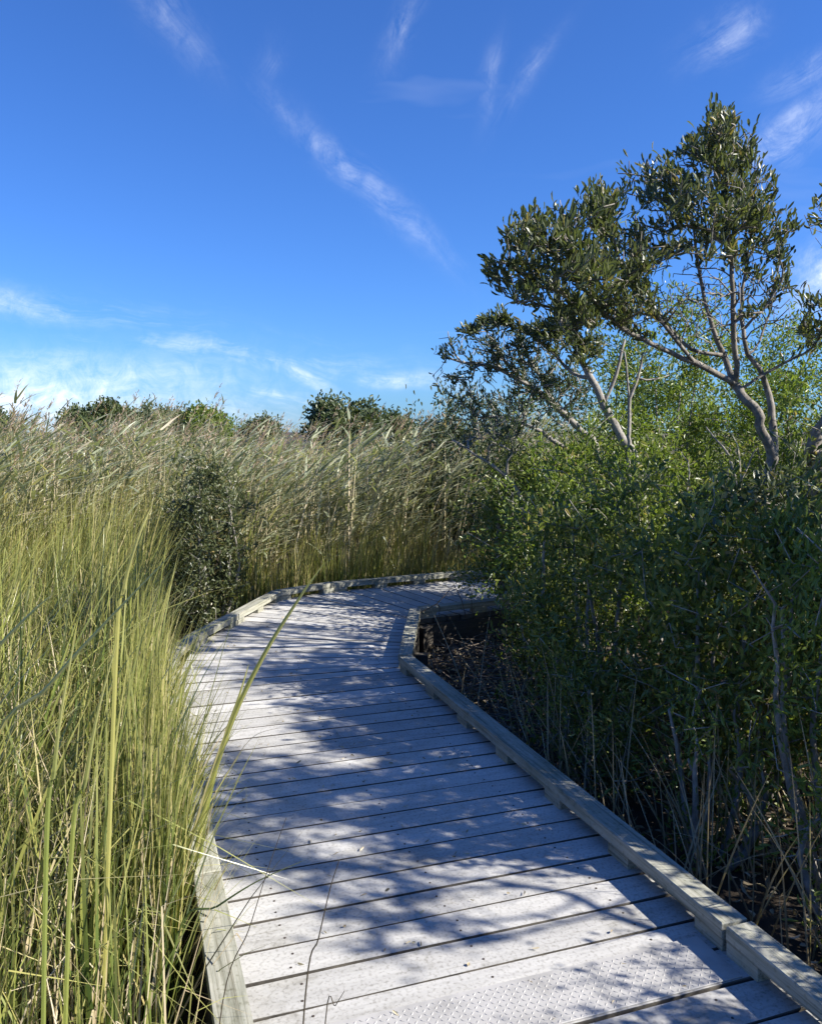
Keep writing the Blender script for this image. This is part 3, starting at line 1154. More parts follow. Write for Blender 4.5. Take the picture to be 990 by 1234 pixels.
# bare, sparse-leaved thicket of arching stems
Y3 = 7.4
small_tree('bare_shrub', 'sparse grey shrub of bare arching branches leaning toward the reeds', 22, (745, 650), Y3, [
    (None, [(722, 560, Y3), (700, 520, Y3), (668, 488, Y3), (630, 460, Y3), (592, 442, Y3), (556, 436, Y3), (532, 428, Y3)], [.03, .027, .023, .018, .014, .01, .006]),
    (None, [(700, 575, Y3 + .2), (665, 530, Y3 + .2), (640, 515, Y3 + .2), (600, 502, Y3 + .2), (560, 506, Y3 + .2)], [.024, .02, .016, .011, .006]),
    ((668, 488, Y3), [(650, 455, Y3 - .1), (636, 430, Y3 - .1), (622, 405, Y3 - .1)], [.013, .01, .006]),
    ((630, 460, Y3), [(600, 425, Y3), (585, 400, Y3)], [.01, .006]),
    ((556, 436, Y3), [(542, 415, Y3), (540, 400, Y3)], [.006, .003]),
    (None, [(640, 620, Y3 - .3), (610, 575, Y3 - .3), (575, 550, Y3 - .3), (545, 530, Y3 - .3)], [.02, .016, .011, .006]),
], [(600, 420, Y3, 60, 36, .4, 70), (660, 470, Y3 - .2, 50, 50, .4, 70), (610, 520, Y3 - .3, 50, 30, .4, 50), (610, 430, Y3, 50, 32, .4, 60), (650, 450, Y3, 40, 40, .4, 50), (560, 455, Y3, 40, 26, .35, 36), (600, 480, Y3 + .2, 60, 26, .4, 44), (536, 420, Y3, 16, 18, .1, 10), (570, 520, Y3, 40, 26, .3, 26), (690, 470, Y3, 34, 34, .3, 22)],
    M['pale_bark'], M['grey_leaf'], dict(per_tip=9, L=0.05, Wd=0.016, spread=0.012, up=0.5, back=3, jitter=0.5, tip_sel=0.55), cat='shrub', dens=2.0, tip_r=0.003)
Y4 = 7.0
small_tree('bare_sapling', 'slim bare pale sapling forking among sunlit green shrubs', 23, (762, 640), Y4 - .3, [
    (None, [(757, 560, Y4 - .3), (757, 520, Y4 - .3), (759, 480, Y4 - .3), (768, 455, Y4 - .3), (774, 425, Y4 - .3)], [.017, .016, .014, .011, .007]),
    ((759, 480, Y4 - .3), [(755, 455, Y4 - .3), (752, 425, Y4 - .3)], [.009, .006]),
    ((768, 455, Y4 - .3), [(790, 458, Y4 - .25), (805, 452, Y4 - .2)], [.008, .004]),
], [(765, 430, Y4 - .3, 26, 30, .2, 10), (800, 450, Y4 - .2, 14, 12, .1, 5)], M['pale_bark'], M['green_leaf'],
    dict(per_tip=4, L=0.05, Wd=0.018, spread=0.01, tip_sel=0.5), cat='tree')
# tree at the right border
Y5 = 5.6
small_tree('twiggy_tree', 'knotted grey trunk with bare twigs rising beside the bay tree', 24, (1010, 640), Y5, [
    (None, [(985, 575, Y5), (978, 548, Y5), (984, 522, Y5), (1000, 500, Y5), (1030, 450, Y5), (1040, 380, Y5), (1025, 310, Y5), (1005, 270, Y5)], [.05, .05, .045, .04, .03, .022, .014, .008]),
    ((978, 548, Y5), [(1000, 545, Y5 - .1), (1040, 525, Y5 - .1), (1090, 480, Y5 - .2)], [.03, .025, .015]),
], [(1000, 265, Y5, 34, 46, .3, 34), (1060, 300, Y5, 60, 60, .5, 40), (1100, 420, Y5, 60, 60, .5, 40)], M['bark'], M['bay'],
    dict(per_tip=10, L=0.075, Wd=0.02, spread=0.014, tip_sel=0.25))


# ---- shrubs
def shrub(name, label, seed, c, rad, leafmat, n_tips, per_tip, L, Wd, spread=0.05, z0=None, woodmat=None, group=None, lift=0.0, shell=0.4, stems=7, skirt=1.0):
    """c: centre on the ground, rad: (rx, ry, height)"""
    P = Plant(seed)
    R = P.R
    b = np.array([c[0], c[1], GZ - 0.03])
    rx, ry, h = rad
    for k in range(stems):
        az = 2 * math.pi * (k + R.random()) / stems
        q = R.uniform(0.25, 0.75)
        s = b + np.array([math.cos(az) * 0.08, math.sin(az) * 0.08, 0])
        top = b + np.array([math.cos(az) * rx * q, math.sin(az) * ry * q, h * R.uniform(0.5, 0.85)])
        mid = lerp(s, top, 0.5) + np.array([math.cos(az) * rx * 0.1, math.sin(az) * ry * 0.1, 0.05]) + R.normal(0, 0.05, 3)
        P.limb([s, mid, top], [0.017, 0.013, 0.006], step=0.12)
    q = unit(R.normal(size=(n_tips, 3)))
    rr = (shell + (1 - shell) * R.random(n_tips)) ** 0.7
    q = q / (np.sum(np.abs(q) ** 3.2, axis=1, keepdims=True) ** (1 / 3.2)) * 0.95
    rr = rr * np.where(R.random(n_tips) < 0.09, R.uniform(1.1, 1.4, n_tips), 1.0)
    q = q * rr[:, None]
    # lumpy outline
    lum = 1 + 0.24 * np.sin(q[:, 0] * 7 + seed) * np.cos(q[:, 1] * 6 + seed * 2) + 0.12 * np.sin(q[:, 2] * 9 + q[:, 0] * 5 + seed)
    z = (q[:, 2] * 0.5 * lum + 0.5)
    tips = np.c_[b[0] + q[:, 0] * rx * lum, b[1] + q[:, 1] * ry * lum, GZ + lift + z * (h - lift)]
    tips = tips[tips[:, 2] > GZ + 0.06 + lift]
    P.grow(tips, step=0.11, w=0.1, up=0.2, tip_r=0.0022)
    root = empty(name, tuple(b))
    tag(root, label, 'shrub', group)
    finish(root, P, woodmat or M['pale_bark'], leafmat, crown_name='foliage', trunk_name='stems', per_tip=per_tip, L=L, Wd=Wd, spread=spread, up=0.35, back=4, jitter=0.7, Lvar=0.45)
    return root


G_SH = 'shrubs lining the kerb'
sh1 = shrub('dense_shrub', 'dense dark small-leaved shrub closing in on the kerb before the bend', 31, (1.2, 4.85), (0.62, 0.75, 1.72), M['dark_leaf'], 300, 36, 0.044, 0.021, 0.055, group=G_SH, lift=0.02, woodmat=M['pale_bark'])
sh2 = shrub('glossy_shrub', 'glossy broad-leaved shrub growing in front of the crooked trunk', 32, (2.45, 4.75), (0.85, 0.8, 1.78), M['bay'], 300, 32, 0.062, 0.021, 0.055, group=G_SH, lift=0.25)
sh3 = shrub('dense_shrub', 'dark shrub overhanging the mud at the inside of the bend', 33, (1.32, 6.45), (0.72, 0.75, 1.75), M['green_leaf'], 300, 36, 0.044, 0.021, 0.055, group=G_SH, lift=0.25)
sh4 = shrub('low_shrub', 'low shrub with bright leaf tips above dry stalks by the kerb', 34, (1.62, 3.9), (0.55, 0.55, 1.66), M['dark_leaf'], 230, 30, 0.05, 0.023, 0.05, group=G_SH, lift=0.15)
sh5 = shrub('dense_shrub', 'shrub with fine dark leaves hanging over the far deck', 35, (1.05, 7.5), (0.6, 0.55, 1.85), M['dark_leaf'], 260, 40, 0.042, 0.019, 0.055, group=G_SH, lift=0.3)
sh6 = shrub('sunlit_shrub', 'tall sunlit yellow-green shrub behind the leaning pale trunk', 36, (2.35, 8.1), (1.0, 0.8, 3.2), M['green_leaf'], 340, 44, 0.05, 0.02, 0.07, group='sunlit shrubs behind the bay tree', lift=0.3)
sh7 = shrub('sunlit_shrub', 'tall sunlit yellow-green shrub behind the crooked bay trunk', 37, (3.75, 7.7), (1.0, 0.8, 2.8), M['green_leaf'], 340, 44, 0.05, 0.02, 0.07, group='sunlit shrubs behind the bay tree', lift=0.3)
sh8 = shrub('bluish_shrub', 'rounded bluish-green shrub meeting the reeds under bare branches', 38, (0.72, 10.6), (0.75, 0.7, 2.4), M['grey_leaf'], 240, 42, 0.06, 0.026, 0.07, group=None, lift=0.3)
sh9 = shrub('sunlit_shrub', 'sunlit green shrub filling the gap below the bare branches', 39, (1.75, 7.1), (0.75, 0.6, 2.0), M['green_leaf'], 300, 42, 0.045, 0.019, 0.06, group='sunlit shrubs behind the bay tree', lift=0.3)
sh10 = shrub('dark_shrub', 'lone dark shrub standing in the reeds beside the outer kerb', 40, (-1.86, 7.5), (0.36, 0.42, 1.75), M['bay'], 260, 38, 0.045, 0.017, 0.05, group=None, lift=0.05)
sh11 = shrub('glossy_shrub', 'glossy shrub below the knotted trunk beside the crooked bay tree', 41, (3.3, 5.3), (0.8, 0.8, 1.85), M['dark_leaf'], 260, 36, 0.05, 0.022, 0.055, group=G_SH, lift=0.25)

sh12 = shrub('low_shrub', 'thin leafy shrub with lit leaves above the dry stalks at the kerb joint', 42, (1.75, 3.15), (0.45, 0.5, 1.6), M['green_leaf'], 130, 24, 0.042, 0.015, 0.05, group=G_SH, lift=0.45)

sh13 = shrub('low_shrub', 'small low shrub at the edge of the bare mud', 43, (0.98, 5.75), (0.34, 0.42, 1.0), M['dark_leaf'], 130, 30, 0.042, 0.02, 0.05, group=G_SH, lift=0.0)

sh14 = shrub('low_shrub', 'low fine-leaved shrub pressed against the long kerb', 44, (0.98, 4.2), (0.33, 0.5, 0.85), M['dark_leaf'], 170, 32, 0.036, 0.014, 0.05, group=G_SH, lift=0.0)

sh15 = shrub('leafy_sprig', 'sparse leafy sprigs among dry stalks near the kerb block', 45, (1.3, 3.45), (0.3, 0.4, 0.85), M['green_leaf'], 60, 16, 0.045, 0.014, 0.04, group=G_SH, lift=0.0)
sh16 = shrub('leafy_sprig', 'sparse leafy sprigs leaning out beside the kerb joint', 46, (1.6, 2.75), (0.3, 0.35, 0.8), M['green_leaf'], 50, 16, 0.045, 0.014, 0.04, group=G_SH, lift=0.0)


def again(src, loc, rz, sc, label):
    c = copy_tree(src)
    c.location = (loc[0], loc[1], GZ - 0.03)
    c.rotation_euler = (0, 0, rz)
    c.scale = sc
    c['label'] = label
    return c


G1 = 'shrubs going on along the kerb past the picture'
for k, (src, loc, rz, sc, lab) in enumerate([
    (sh2, (2.75, 3.55), 1.9, (1, 1, 1.0), 'glossy shrub between the low bright-tipped shrub and the knotted trunk'),
    (sh6, (2.75, 1.9), 2.4, (0.75, 0.9, 0.5), 'leafy shrub over the kerb joint near the tread plate'),
    (sh7, (2.8, 0.5), 4.0, (0.8, 0.9, 0.52), 'leafy shrub beside the nearest kerb timber'),
    (sh6, (5.3, 7.6), 1.2, (1, 1, 0.9), 'tall yellow-green shrub past the knotted trunk'),
    (sh7, (2.9, 9.4), 2.0, (1, 1, 1.0), 'tall yellow-green shrub deep behind the bare sapling'),
    (sh6, (4.6, 9.6), 2.6, (1, 1, 1.0), 'tall yellow-green shrub deep behind the bay tree fork'),
    (sh7, (6.6, 8.8), 2.9, (1, 1, 1.0), 'outermost tall yellow-green shrub behind the bay tree'),
    (sh9, (5.2, 5.6), 2.2, (1.2, 1.2, 1.1), 'green shrub growing behind the knotted trunk'),
]):
    again(src, loc, rz, sc, lab)['group'] = G1

# more bay trees past the right edge: they shade the near planks
for k, (cc_, rz, sc) in enumerate([((3.2, 2.3), 2.2, 0.78), ((3.1, 3.85), 1.2, 0.98), ((3.6, 2.8), 4.2, 0.98), ((2.25, 1.3), 0.9, 0.47), ((2.25, 2.6), 3.0, 0.5), ((2.6, 0.3), 1.7, 0.5)]):
    loc = (cc_[0] + 1.05 * sc * math.cos(rz), cc_[1] + 1.05 * sc * math.sin(rz))
    c = copy_tree(bay)
    c.location = (loc[0], loc[1], GZ - 0.05)
    c.rotation_euler = (0, 0, rz)
    c.scale = (sc, sc, sc)
    c['label'] = 'bay tree of the thicket that shades the near planks'
    c['group'] = 'bay trees past the edge of the picture'

# ------------------------------------------------------------------ marsh grass
def inside(poly, p):
    poly = np.asarray(poly)
    x, y = p[:, 0], p[:, 1]
    r = np.zeros(len(p), bool)
    j = len(poly) - 1
    for i in range(len(poly)):
        xi, yi = poly[i]
        xj, yj = poly[j]
        c = ((yi > y) != (yj > y)) & (x < (xj - xi) * (y - yi) / (yj - yi + 1e-12) + xi)
        r ^= c
        j = i
    return r


def scatter(poly, n, R=rng):
    poly = np.asarray(poly, float)
    lo, hi = poly.min(0), poly.max(0)
    out = np.zeros((0, 2))
    while len(out) < n:
        p = lo + (hi - lo) * R.random((n * 2, 2))
        out = np.vstack([out, p[inside(poly, p)]])
    return out[:n]


def clump(p, amt, scale, R=rng):
    """pull points toward random clump centres; also gives each point its clump and the clump count"""
    lo, hi = p.min(0), p.max(0)
    k = max(4, int((hi - lo).prod() / scale ** 2))
    c = lo + (hi - lo) * R.random((k, 2))
    out = p.copy()
    idx = np.zeros(len(p), int)
    for s in range(0, len(p), 4000):
        d = np.linalg.norm(p[s:s + 4000, None] - c[None], axis=2)
        idx[s:s + 4000] = d.argmin(1)
        out[s:s + 4000] += (c[idx[s:s + 4000]] - p[s:s + 4000]) * amt * R.random((len(p[s:s + 4000]), 1))
    clump.idx, clump.k = idx, k
    return out


near_poly = [(kerb_x(0.5), 0.5), (kerb_x(5.1), 5.1), (-1.95, 5.7), (-2.15, 6.8), (-5.2, 6.8), (-3.0, 0.5)]
def kx(y):
    return np.interp(y, [0.5, 5.6, 7.5], [kerb_x(0.5), kerb_x(5.6), -1.85])


p = clump(scatter(near_poly, 13000), 0.8, 0.15)
ok = (p[:, 0] < kx(p[:, 1])) & ((p[:, 1] > 1.7) | (rng.random(len(p)) < 0.4))
p, cid = p[ok], clump.idx[ok]
cl_h, cl_a, cl_t = rng.uniform(0.55, 1.12, clump.k), rng.normal(0.2, 1.0, clump.k), rng.normal(0, 0.16, clump.k)
n = len(p)
g = Geo()
dist_k = kx(p[:, 1]) - p[:, 0]
patch = 0.5 + 0.5 * np.sin(p[:, 0] * 3.1 + 1.7 * np.sin(p[:, 1] * 1.9)) * np.cos(p[:, 1] * 2.6)
hh = rng.triangular(0.4, 1.0, 1.2, n) * cl_h[cid] * (1 + 0.03 * np.clip(p[:, 1] - 2, 0, 5)) + 0.08 * np.clip(dist_k, 0, 1.2) + 0.15 * (patch - 0.5)
az = cl_a[cid] + rng.normal(0, 1.1, n)
mag = np.abs(rng.normal(0.34, 0.28, n)) * hh
mag *= np.where((np.cos(az) > 0) & (dist_k < 0.25), 0.7, 1)
mag *= np.where((p[:, 1] < 2.0) & (dist_k < 0.5), 0.3, 1)
lean = np.c_[np.cos(az) * mag, np.sin(az) * mag]
hh *= np.clip(0.62 + 0.19 * p[:, 1], 0.7, 1.0)
tint = np.clip(rng.random(n) * 0.92 - 0.04 + cl_t[cid] + 0.2 * (patch - 0.45), 0, 1)
blades(g, np.c_[p, np.full(n, GZ)], hh, lean, rng.uniform(1.0, 2.8, n), rng.uniform(0.004, 0.0115, n) * np.clip(p[:, 1] / 2.2, 0.55, 1), 7, tint=tint, kink=0.3)
# broad cattail leaves standing above the rest
p = scatter(near_poly, 1100)
p = p[p[:, 1] > 1.9]
n = len(p)
az = rng.normal(0.25, 0.8, n)
hh = rng.uniform(1.0, 1.5, n)
mag = np.abs(rng.normal(0.36, 0.2, n)) * hh
mag *= np.where(kx(p[:, 1]) - p[:, 0] < 0.35, 0.5, 1)
mag *= np.where((p[:, 1] < 2.1) & (kx(p[:, 1]) - p[:, 0] < 0.6), 0.25, 1)
blades(g, np.c_[p, np.full(n, GZ)], hh, np.c_[np.cos(az) * mag, np.sin(az) * mag], rng.uniform(1.2, 2.2, n), rng.uniform(0.008, 0.016, n), 8, tint=rng.uniform(0.2, 0.8, n), kink=0.14)
# fringe leaning over the kerb
n = 1900
yy = np.r_[rng.uniform(2.3, 5.3, 1400), rng.uniform(2.35, 3.6, 500)]
p = np.c_[kx(yy) + 0.03 - np.abs(rng.normal(0, 0.12, n)), yy]
az = rng.normal(0.0, 0.9, n)
hh = rng.uniform(0.45, 1.15, n)
mag = np.abs(rng.normal(0.15, 0.11, n))
blades(g, np.c_[p, np.full(n, GZ)], hh, np.c_[np.cos(az) * mag, np.sin(az) * mag], rng.uniform(1.3, 2.6, n), rng.uniform(0.004, 0.010, n), 7, tint=rng.random(n), kink=0.12)
# fallen and broken blades crossing the others
p = scatter(near_poly, 2600)
p = p[p[:, 1] > 1.5]
n = len(p)
az = rng.uniform(0, 2 * math.pi, n)
hh = rng.uniform(0.35, 1.0, n)
mag = rng.uniform(0.3, 0.9, n)
mag *= np.where(kx(p[:, 1]) - p[:, 0] < 0.7, 0.4, 1)
blades(g, np.c_[p, np.full(n, GZ)], hh, np.c_[np.cos(az) * mag, np.sin(az) * mag], rng.uniform(0.9, 1.6, n), rng.uniform(0.004, 0.009, n), 7, tint=rng.uniform(0.45, 1.0, n), kink=0.3)
mg = g.obj('marsh_grass', M['grass'])
tag(mg, 'tall green and straw-coloured marsh grass crowding the kerb', 'grass', kind='stuff')

# dead thatch low between the blades
g = Geo()
p = scatter(near_poly, 5000)
n = len(p)
az = rng.uniform(0, 2 * math.pi, n)
mag = rng.uniform(0.1, 0.5, n)
blades(g, np.c_[p, np.full(n, GZ)], rng.uniform(0.15, 1.0, n), np.c_[np.cos(az) * mag, np.sin(az) * mag], 1.3, rng.uniform(0.004, 0.009, n), 4, kink=0.3)
tag(g.obj('dead_grass', M['straw']), 'bleached dead stalks matted low in the marsh grass', 'grass', kind='stuff')

# mid-distance sedge between the grass and the reeds, and the low green edge along the outer kerb
g = Geo()
mid_poly = [(-2.2, 6.4), (-2.35, 7.6), (-1.7, 8.3), (-5.0, 9.0), (-6.2, 6.6), (-4.2, 5.8)]
p = clump(scatter(mid_poly, 9000), 0.5, 0.2)
n = len(p)
hh = rng.uniform(0.8, 1.5, n) * rng.uniform(0.75, 1.1, clump.k)[clump.idx]
az = rng.normal(0.3, 0.9, n)
mag = np.abs(rng.normal(0.18, 0.12, n)) * hh
blades(g, np.c_[p, np.full(n, GZ)], hh, np.c_[np.cos(az) * mag, np.sin(az) * mag], rng.uniform(1.4, 2.6, n), rng.uniform(0.006, 0.012, n), 6, kink=0.05)
edge_poly = [(-1.75, 7.6), (-1.42, 8.0), (-0.86, 8.36), (0.55, 9.02), (3.6, 9.08), (3.6, 10.1), (-0.3, 9.7), (-1.9, 9.0)]
p = clump(scatter(edge_poly, 8000), 0.6, 0.25)
n = len(p)
hh = rng.uniform(0.3, 0.85, n) * rng.uniform(0.6, 1.35, clump.k)[clump.idx]
az = rng.normal(0.2, 1.4, n)
mag = np.abs(rng.normal(0.15, 0.1, n)) * hh
blades(g, np.c_[p, np.full(n, GZ)], hh, np.c_[np.cos(az) * mag, np.sin(az) * mag], rng.uniform(1.4, 2.6, n), rng.uniform(0.005, 0.011, n), 5, tint=0.25 + rng.random(n) * 0.75)
tag(g.obj('sedge', M['grass']), 'green sedge between the outer kerb and the tall reeds', 'grass', kind='stuff')

# ------------------------------------------------------------------ reed bed
reed_poly = [(-4.6, 6.3), (-2.3, 8.0), (-1.7, 8.6), (-0.95, 8.75), (0.5, 9.3), (1.6, 9.7), (4.5, 10.6), (5, 16), (-13, 16), (-9, 7.2)]
p = clump(scatter(reed_poly, 5200), 0.55, 0.55)
n = len(p)
rc_h, rc_a, rc_m, rc_t = rng.uniform(0.84, 1.08, clump.k)[clump.idx], rng.normal(-0.1, 0.6, clump.k)[clump.idx], rng.uniform(0.4, 1.7, clump.k)[clump.idx], rng.normal(0, 0.12, clump.k)[clump.idx]
hh = rng.uniform(1.5, 2.12, n) * rc_h + 0.10 * np.sin(p[:, 0] * 1.1) + 0.1 * np.sin(p[:, 0] * 2.7 + p[:, 1])
az = rc_a + rng.normal(0, 0.35, n)
mag = np.abs(rng.normal(0.2, 0.12, n)) * hh * rc_m
lean = np.c_[np.cos(az) * mag, np.sin(az) * mag]
gs, gl, gp = Geo(), Geo(), Geo()
tone = rng.random(n)
P0 = np.c_[p, np.full(n, GZ)]
blades(gs, P0, hh, lean, np.full(n, 1.7), rng.uniform(0.010, 0.017, n), 5, tint=tone)
blades(gs, P0, hh, lean, np.full(n, 1.7), rng.uniform(0.008, 0.013, n), 5, tint=tone, twist=rng.uniform(0, 6, n))
nl = 12
for k in range(nl):
    t = rng.uniform(0.28, 0.97, n)
    s = t ** 1.7
    zz_ = hh * t - (np.linalg.norm(lean, axis=1) ** 2) * 0.35 / hh * s
    B = np.c_[p + lean * s[:, None], GZ + zz_]
    laz = rng.normal(-0.1, 0.85, n)
    ll = rng.uniform(0.22, 0.5, n)
    out = ll * rng.uniform(0.75, 1.0, n)
    zrise = ll * rng.uniform(0.15, 0.9, n)
    tint = np.clip(rng.normal(0.5, 0.25, n) + rc_t + (0.4 - t) * 0.3, 0, 1)
    blades(gl, B, zrise, np.c_[np.cos(laz) * out, np.sin(laz) * out] * 0.9, 0.75 + rng.random(n) * 0.5, rng.uniform(0.018, 0.034, n), 5, tint=tint, twist=laz + math.pi / 2 + rng.normal(0, 0.6, n), kink=0.03)
# plumes on about a third of the stalks
sel = np.where(rng.random(n) < 0.5)[0]
top = np.c_[p + lean, GZ + hh - (np.linalg.norm(lean, axis=1) ** 2) * 0.35 / hh][sel]
laz = az[sel]
m = len(sel)
for k in range(14):
    q = rng.random(m)
    B = top + np.c_[np.cos(laz) * 0.09 * q, np.sin(laz) * 0.09 * q, 0.17 * q - 0.04]
    a2 = laz + rng.normal(0, 0.9, m)
    ln = rng.uniform(0.05, 0.12, m) * (1.15 - 0.6 * q)
    blades(gp, B, ln * rng.uniform(0.3, 1.0, m), np.c_[np.cos(a2) * ln, np.sin(a2) * ln] * 0.7, 1.4, rng.uniform(0.006, 0.013, m), 3, tint=np.clip(rng.normal(0.5, 0.25, m), 0, 1))
reed = gl.obj('reed_bed', M['reed_leaf'])
tag(reed, 'tall pale reed bed bent by the wind behind the boardwalk', 'reeds', kind='stuff')
tag(gs.obj('reed_stalk', M['reed_stem'], reed), kind='stuff')
tag(gp.obj('reed_plume', M['plume'], reed), kind='stuff')

# ------------------------------------------------------------------ dry stalks and debris at the shrub feet
g = Geo()
foot = [tuple(rs1(1.2) + n1v * 0.16), tuple(rs1(5.3) + n1v * 0.16), (0.9, 6.2), (3.2, 6.0), (3.6, 1.2)]
p = scatter(foot, 1500)
p = p[(p[:, 1] < 4.3) | (rng.random(len(p)) < 0.25)]
n = len(p)
az = rng.normal(math.pi, 1.5, n)
hh = rng.uniform(0.3, 0.9, n)
mag = np.abs(rng.normal(0.4, 0.35, n)) * hh
room = (p[:, 0] - rs1(0)[0] - (p[:, 1]) * d1[0] / d1[1] - 0.12)
lx = np.maximum(np.cos(az) * mag, -np.maximum(room, 0.0))
az_l = np.sin(az) * mag
for tw in (0, 1.57):
    blades(g, np.c_[p, np.full(n, GZ)], hh, np.c_[lx, az_l], 1.2, rng.uniform(0.004, 0.009, n), 5, twist=np.full(n, tw), tint=rng.random(n), kink=0.0)
tag(g.obj('dry_stalk', M['straw']), 'tangle of dry reed stalks at the feet of the shrubs', 'stalks', kind='stuff')
g = Geo()
mudp = [(0.1, 5.45), (0.14, 6.9), (1.2, 7.4), (1.6, 5.4), (1.0, 4.0), (0.7, 4.0)]
p = scatter(mudp, 420)
for k in range(len(p)):
    a_ = rng.uniform(0, 2 * math.pi)
    L = rng.uniform(0.12, 0.5)
    z = GZ + rng.uniform(0.02, 0.12)
    e = np.array([math.cos(a_) * L, math.sin(a_) * L, rng.uniform(-0.02, 0.14)])
    s0 = np.array([p[k, 0], p[k, 1], z])
    if (s0 + e)[0] < 0.13:
        e[0] = abs(e[0])
    sweep(g, [s0, s0 + e * 0.5 + rng.normal(0, 0.02, 3), s0 + e], [0.005, 0.004, 0.002], 4, rng.random())
tag(g.obj('brushwood', M['twig']), 'heap of dead twigs on the mud inside the bend', 'twigs', kind='stuff')

g = Geo()
pp = np.vstack([scatter(foot, 2600), scatter(mudp, 1400)])
n = len(pp)
leaves(g, np.c_[pp, GZ + rng.uniform(0.02, 0.07, n)], np.c_[rng.normal(size=(n, 2)), rng.normal(0, 0.25, n)], rng.uniform(0.025, 0.07, n), rng.uniform(0.01, 0.024, n), 0.3, 0.15)
tag(g.obj('fallen_leaves', M['straw']), 'dead leaves littering the mud below the shrubs', 'leaf litter', kind='stuff')

# dead branch lying on the far kerb
P = Plant(60)
yb = 6.95
P.limb([at(500, 742, 6.9), at(525, 728, 6.9), at(546, 705, 6.85), ], [.006, .005, .003])
P.limb([at(556, 725, 6.95), at(562, 745, 7.0)], [.004, .004], P.near(at(546, 705, 6.85)))
P.limb([at(530, 733, 6.95), at(526, 750, 6.95)], [.004, .003], P.near(at(527, 727, 6.9)))
P.limb([at(570, 745, 7.05), at(567, 722, 7.05), at(572, 704, 7.0)], [.005, .004, .002])
P.limb([at(566, 708, 7.05)], [.002], P.near(at(567, 722, 7.05)))
P.tip_r = 0.002
rt = empty('dead_branch', tuple(at(520, 740, 6.9)))
tag(rt, 'bare forked dead branch leaning on the shaded kerb past the bend', 'branch')
finish(rt, P, M['twig'], None, trunk_name='branch_wood')

# pale dead stems before the bay trunk
P = Plant(61)
b0 = at(888, 640, 5.2)
P.limb([b0, at(886, 600, 5.2), at(880, 560, 5.2), at(872, 540, 5.2), at(850, 515, 5.2)], [.012, .01, .008, .006, .004])
P.limb([at(900, 560, 5.15), at(912, 540, 5.1)], [.006, .003], P.near(at(886, 600, 5.2)))
P.limb([at(868, 585, 5.1), at(860, 572, 5.1)], [.005, .003], P.near(at(886, 600, 5.2)))
P.limb([at(820, 620, 5.2), at(830, 570, 5.2), at(822, 548, 5.2)], [.008, .006, .003])
P.tip_r = 0.002
rt = empty('dead_sapling', tuple(b0))
tag(rt, 'pale dead forked sapling poking out of the glossy shrub', 'sapling')
finish(rt, P, M['pale_bark'], None, trunk_name='stem_wood')


# ------------------------------------------------------------------ single blades that stand out
def blade_thing(label, pts, width, mat, tint=0.6, name='grass_blade', cat='grass blade', round_=False):
    q = [at(*x) for x in pts]
    k = len(q)
    dense = []
    for i in range(k - 1):
        p0, p1, p2, p3 = q[max(i - 1, 0)], q[i], q[i + 1], q[min(i + 2, k - 1)]
        for s in range(6):
            t = s / 6
            dense.append(0.5 * (2 * p1 + (p2 - p0) * t + (2 * p0 - 5 * p1 + 4 * p2 - p3) * t * t + (3 * p1 - p0 - 3 * p2 + p3) * t ** 3))
    dense.append(q[-1])
    dense = np.array(dense)
    b = dense[0].copy()
    g = Geo()
    n = len(dense)
    if round_:
        sweep(g, dense - b, np.linspace(width, width * 0.35, n), 5, tint)
    else:
        tan = unit(np.gradient(dense, axis=0))
        S = unit(np.cross(tan, np.array([-0.5, 0.55, -0.67])))
        N = np.cross(S, tan)
        wpf = width * 0.5 * np.minimum(1, 1.5 * (1 - np.linspace(0, 1, n)) ** 0.7 + 0.03)
        A = dense - b - S * wpf[:, None] + N * wpf[:, None] * 0.35
        B = dense - b + S * wpf[:, None] + N * wpf[:, None] * 0.35
        C = dense - b
        v = np.stack([A, C, B], 1).reshape(-1, 3)
        f = []
        for i in range(n - 1):
            for c in range(2):
                a = i * 3 + c
                f += [[a, a + 1, a + 4], [a, a + 4, a + 3]]
        g.add(v, f, tint, np.repeat(np.linspace(0, 1, n), 3))
    o = g.obj(name, mat)
    o.location = tuple(b)
    tag(o, label, cat, 'grass blades and stems standing out from the marsh grass')
    return o


def root_at(u, Y):     # pixel row at which the ground shows at depth Y
    d = (GZ - H_CAM) / Y
    return CY - F_PX * math.tan(math.atan(d) + PITCH)


blade_thing('long yellow-green blade arching from the grass over the pale planks', [(228, root_at(0, 2.75), 2.75), (240, 1010, 2.75), (276, 880, 2.7), (318, 790, 2.65), (360, 722, 2.6), (391, 678, 2.55)], 0.017, M['gold'], 0.5)
blade_thing('second blade folded beside the long arching one', [(232, root_at(0, 2.78), 2.78), (246, 1000, 2.78), (268, 900, 2.75), (288, 840, 2.72), (300, 800, 2.7)], 0.014, M['gold'], 0.2)
blade_thing('long straw-yellow blade crossing the others at a slant', [(-95, root_at(0, 1.95), 1.95), (-20, 935, 1.9), (60, 825, 1.86), (135, 742, 1.82), (208, 667, 1.78)], 0.0105, M['gold'], 0.95)
blade_thing('upright yellow blade rising beside the slanting straw one', [(120, root_at(0, 2.03), 2.03), (140, 800, 2.03), (150, 710, 1.99), (166, 650, 1.95), (182, 612, 1.95)], 0.011, M['gold'], 0.7)
blade_thing('short thick yellow blade bent low toward the planks', [(-130, root_at(0, 1.7), 1.7), (-60, 850, 1.66), (-10, 788, 1.64), (36, 740, 1.62), (66, 714, 1.6)], 0.009, M['gold'], 0.9)
blade_thing('broad green blade with a bright midrib standing in the dense grass', [(48, root_at(0, 1.48), 1.48), (56, 1040, 1.48), (66, 930, 1.44), (74, 860, 1.40), (92, 760, 1.36)], 0.009, M['gold'], 0.15)
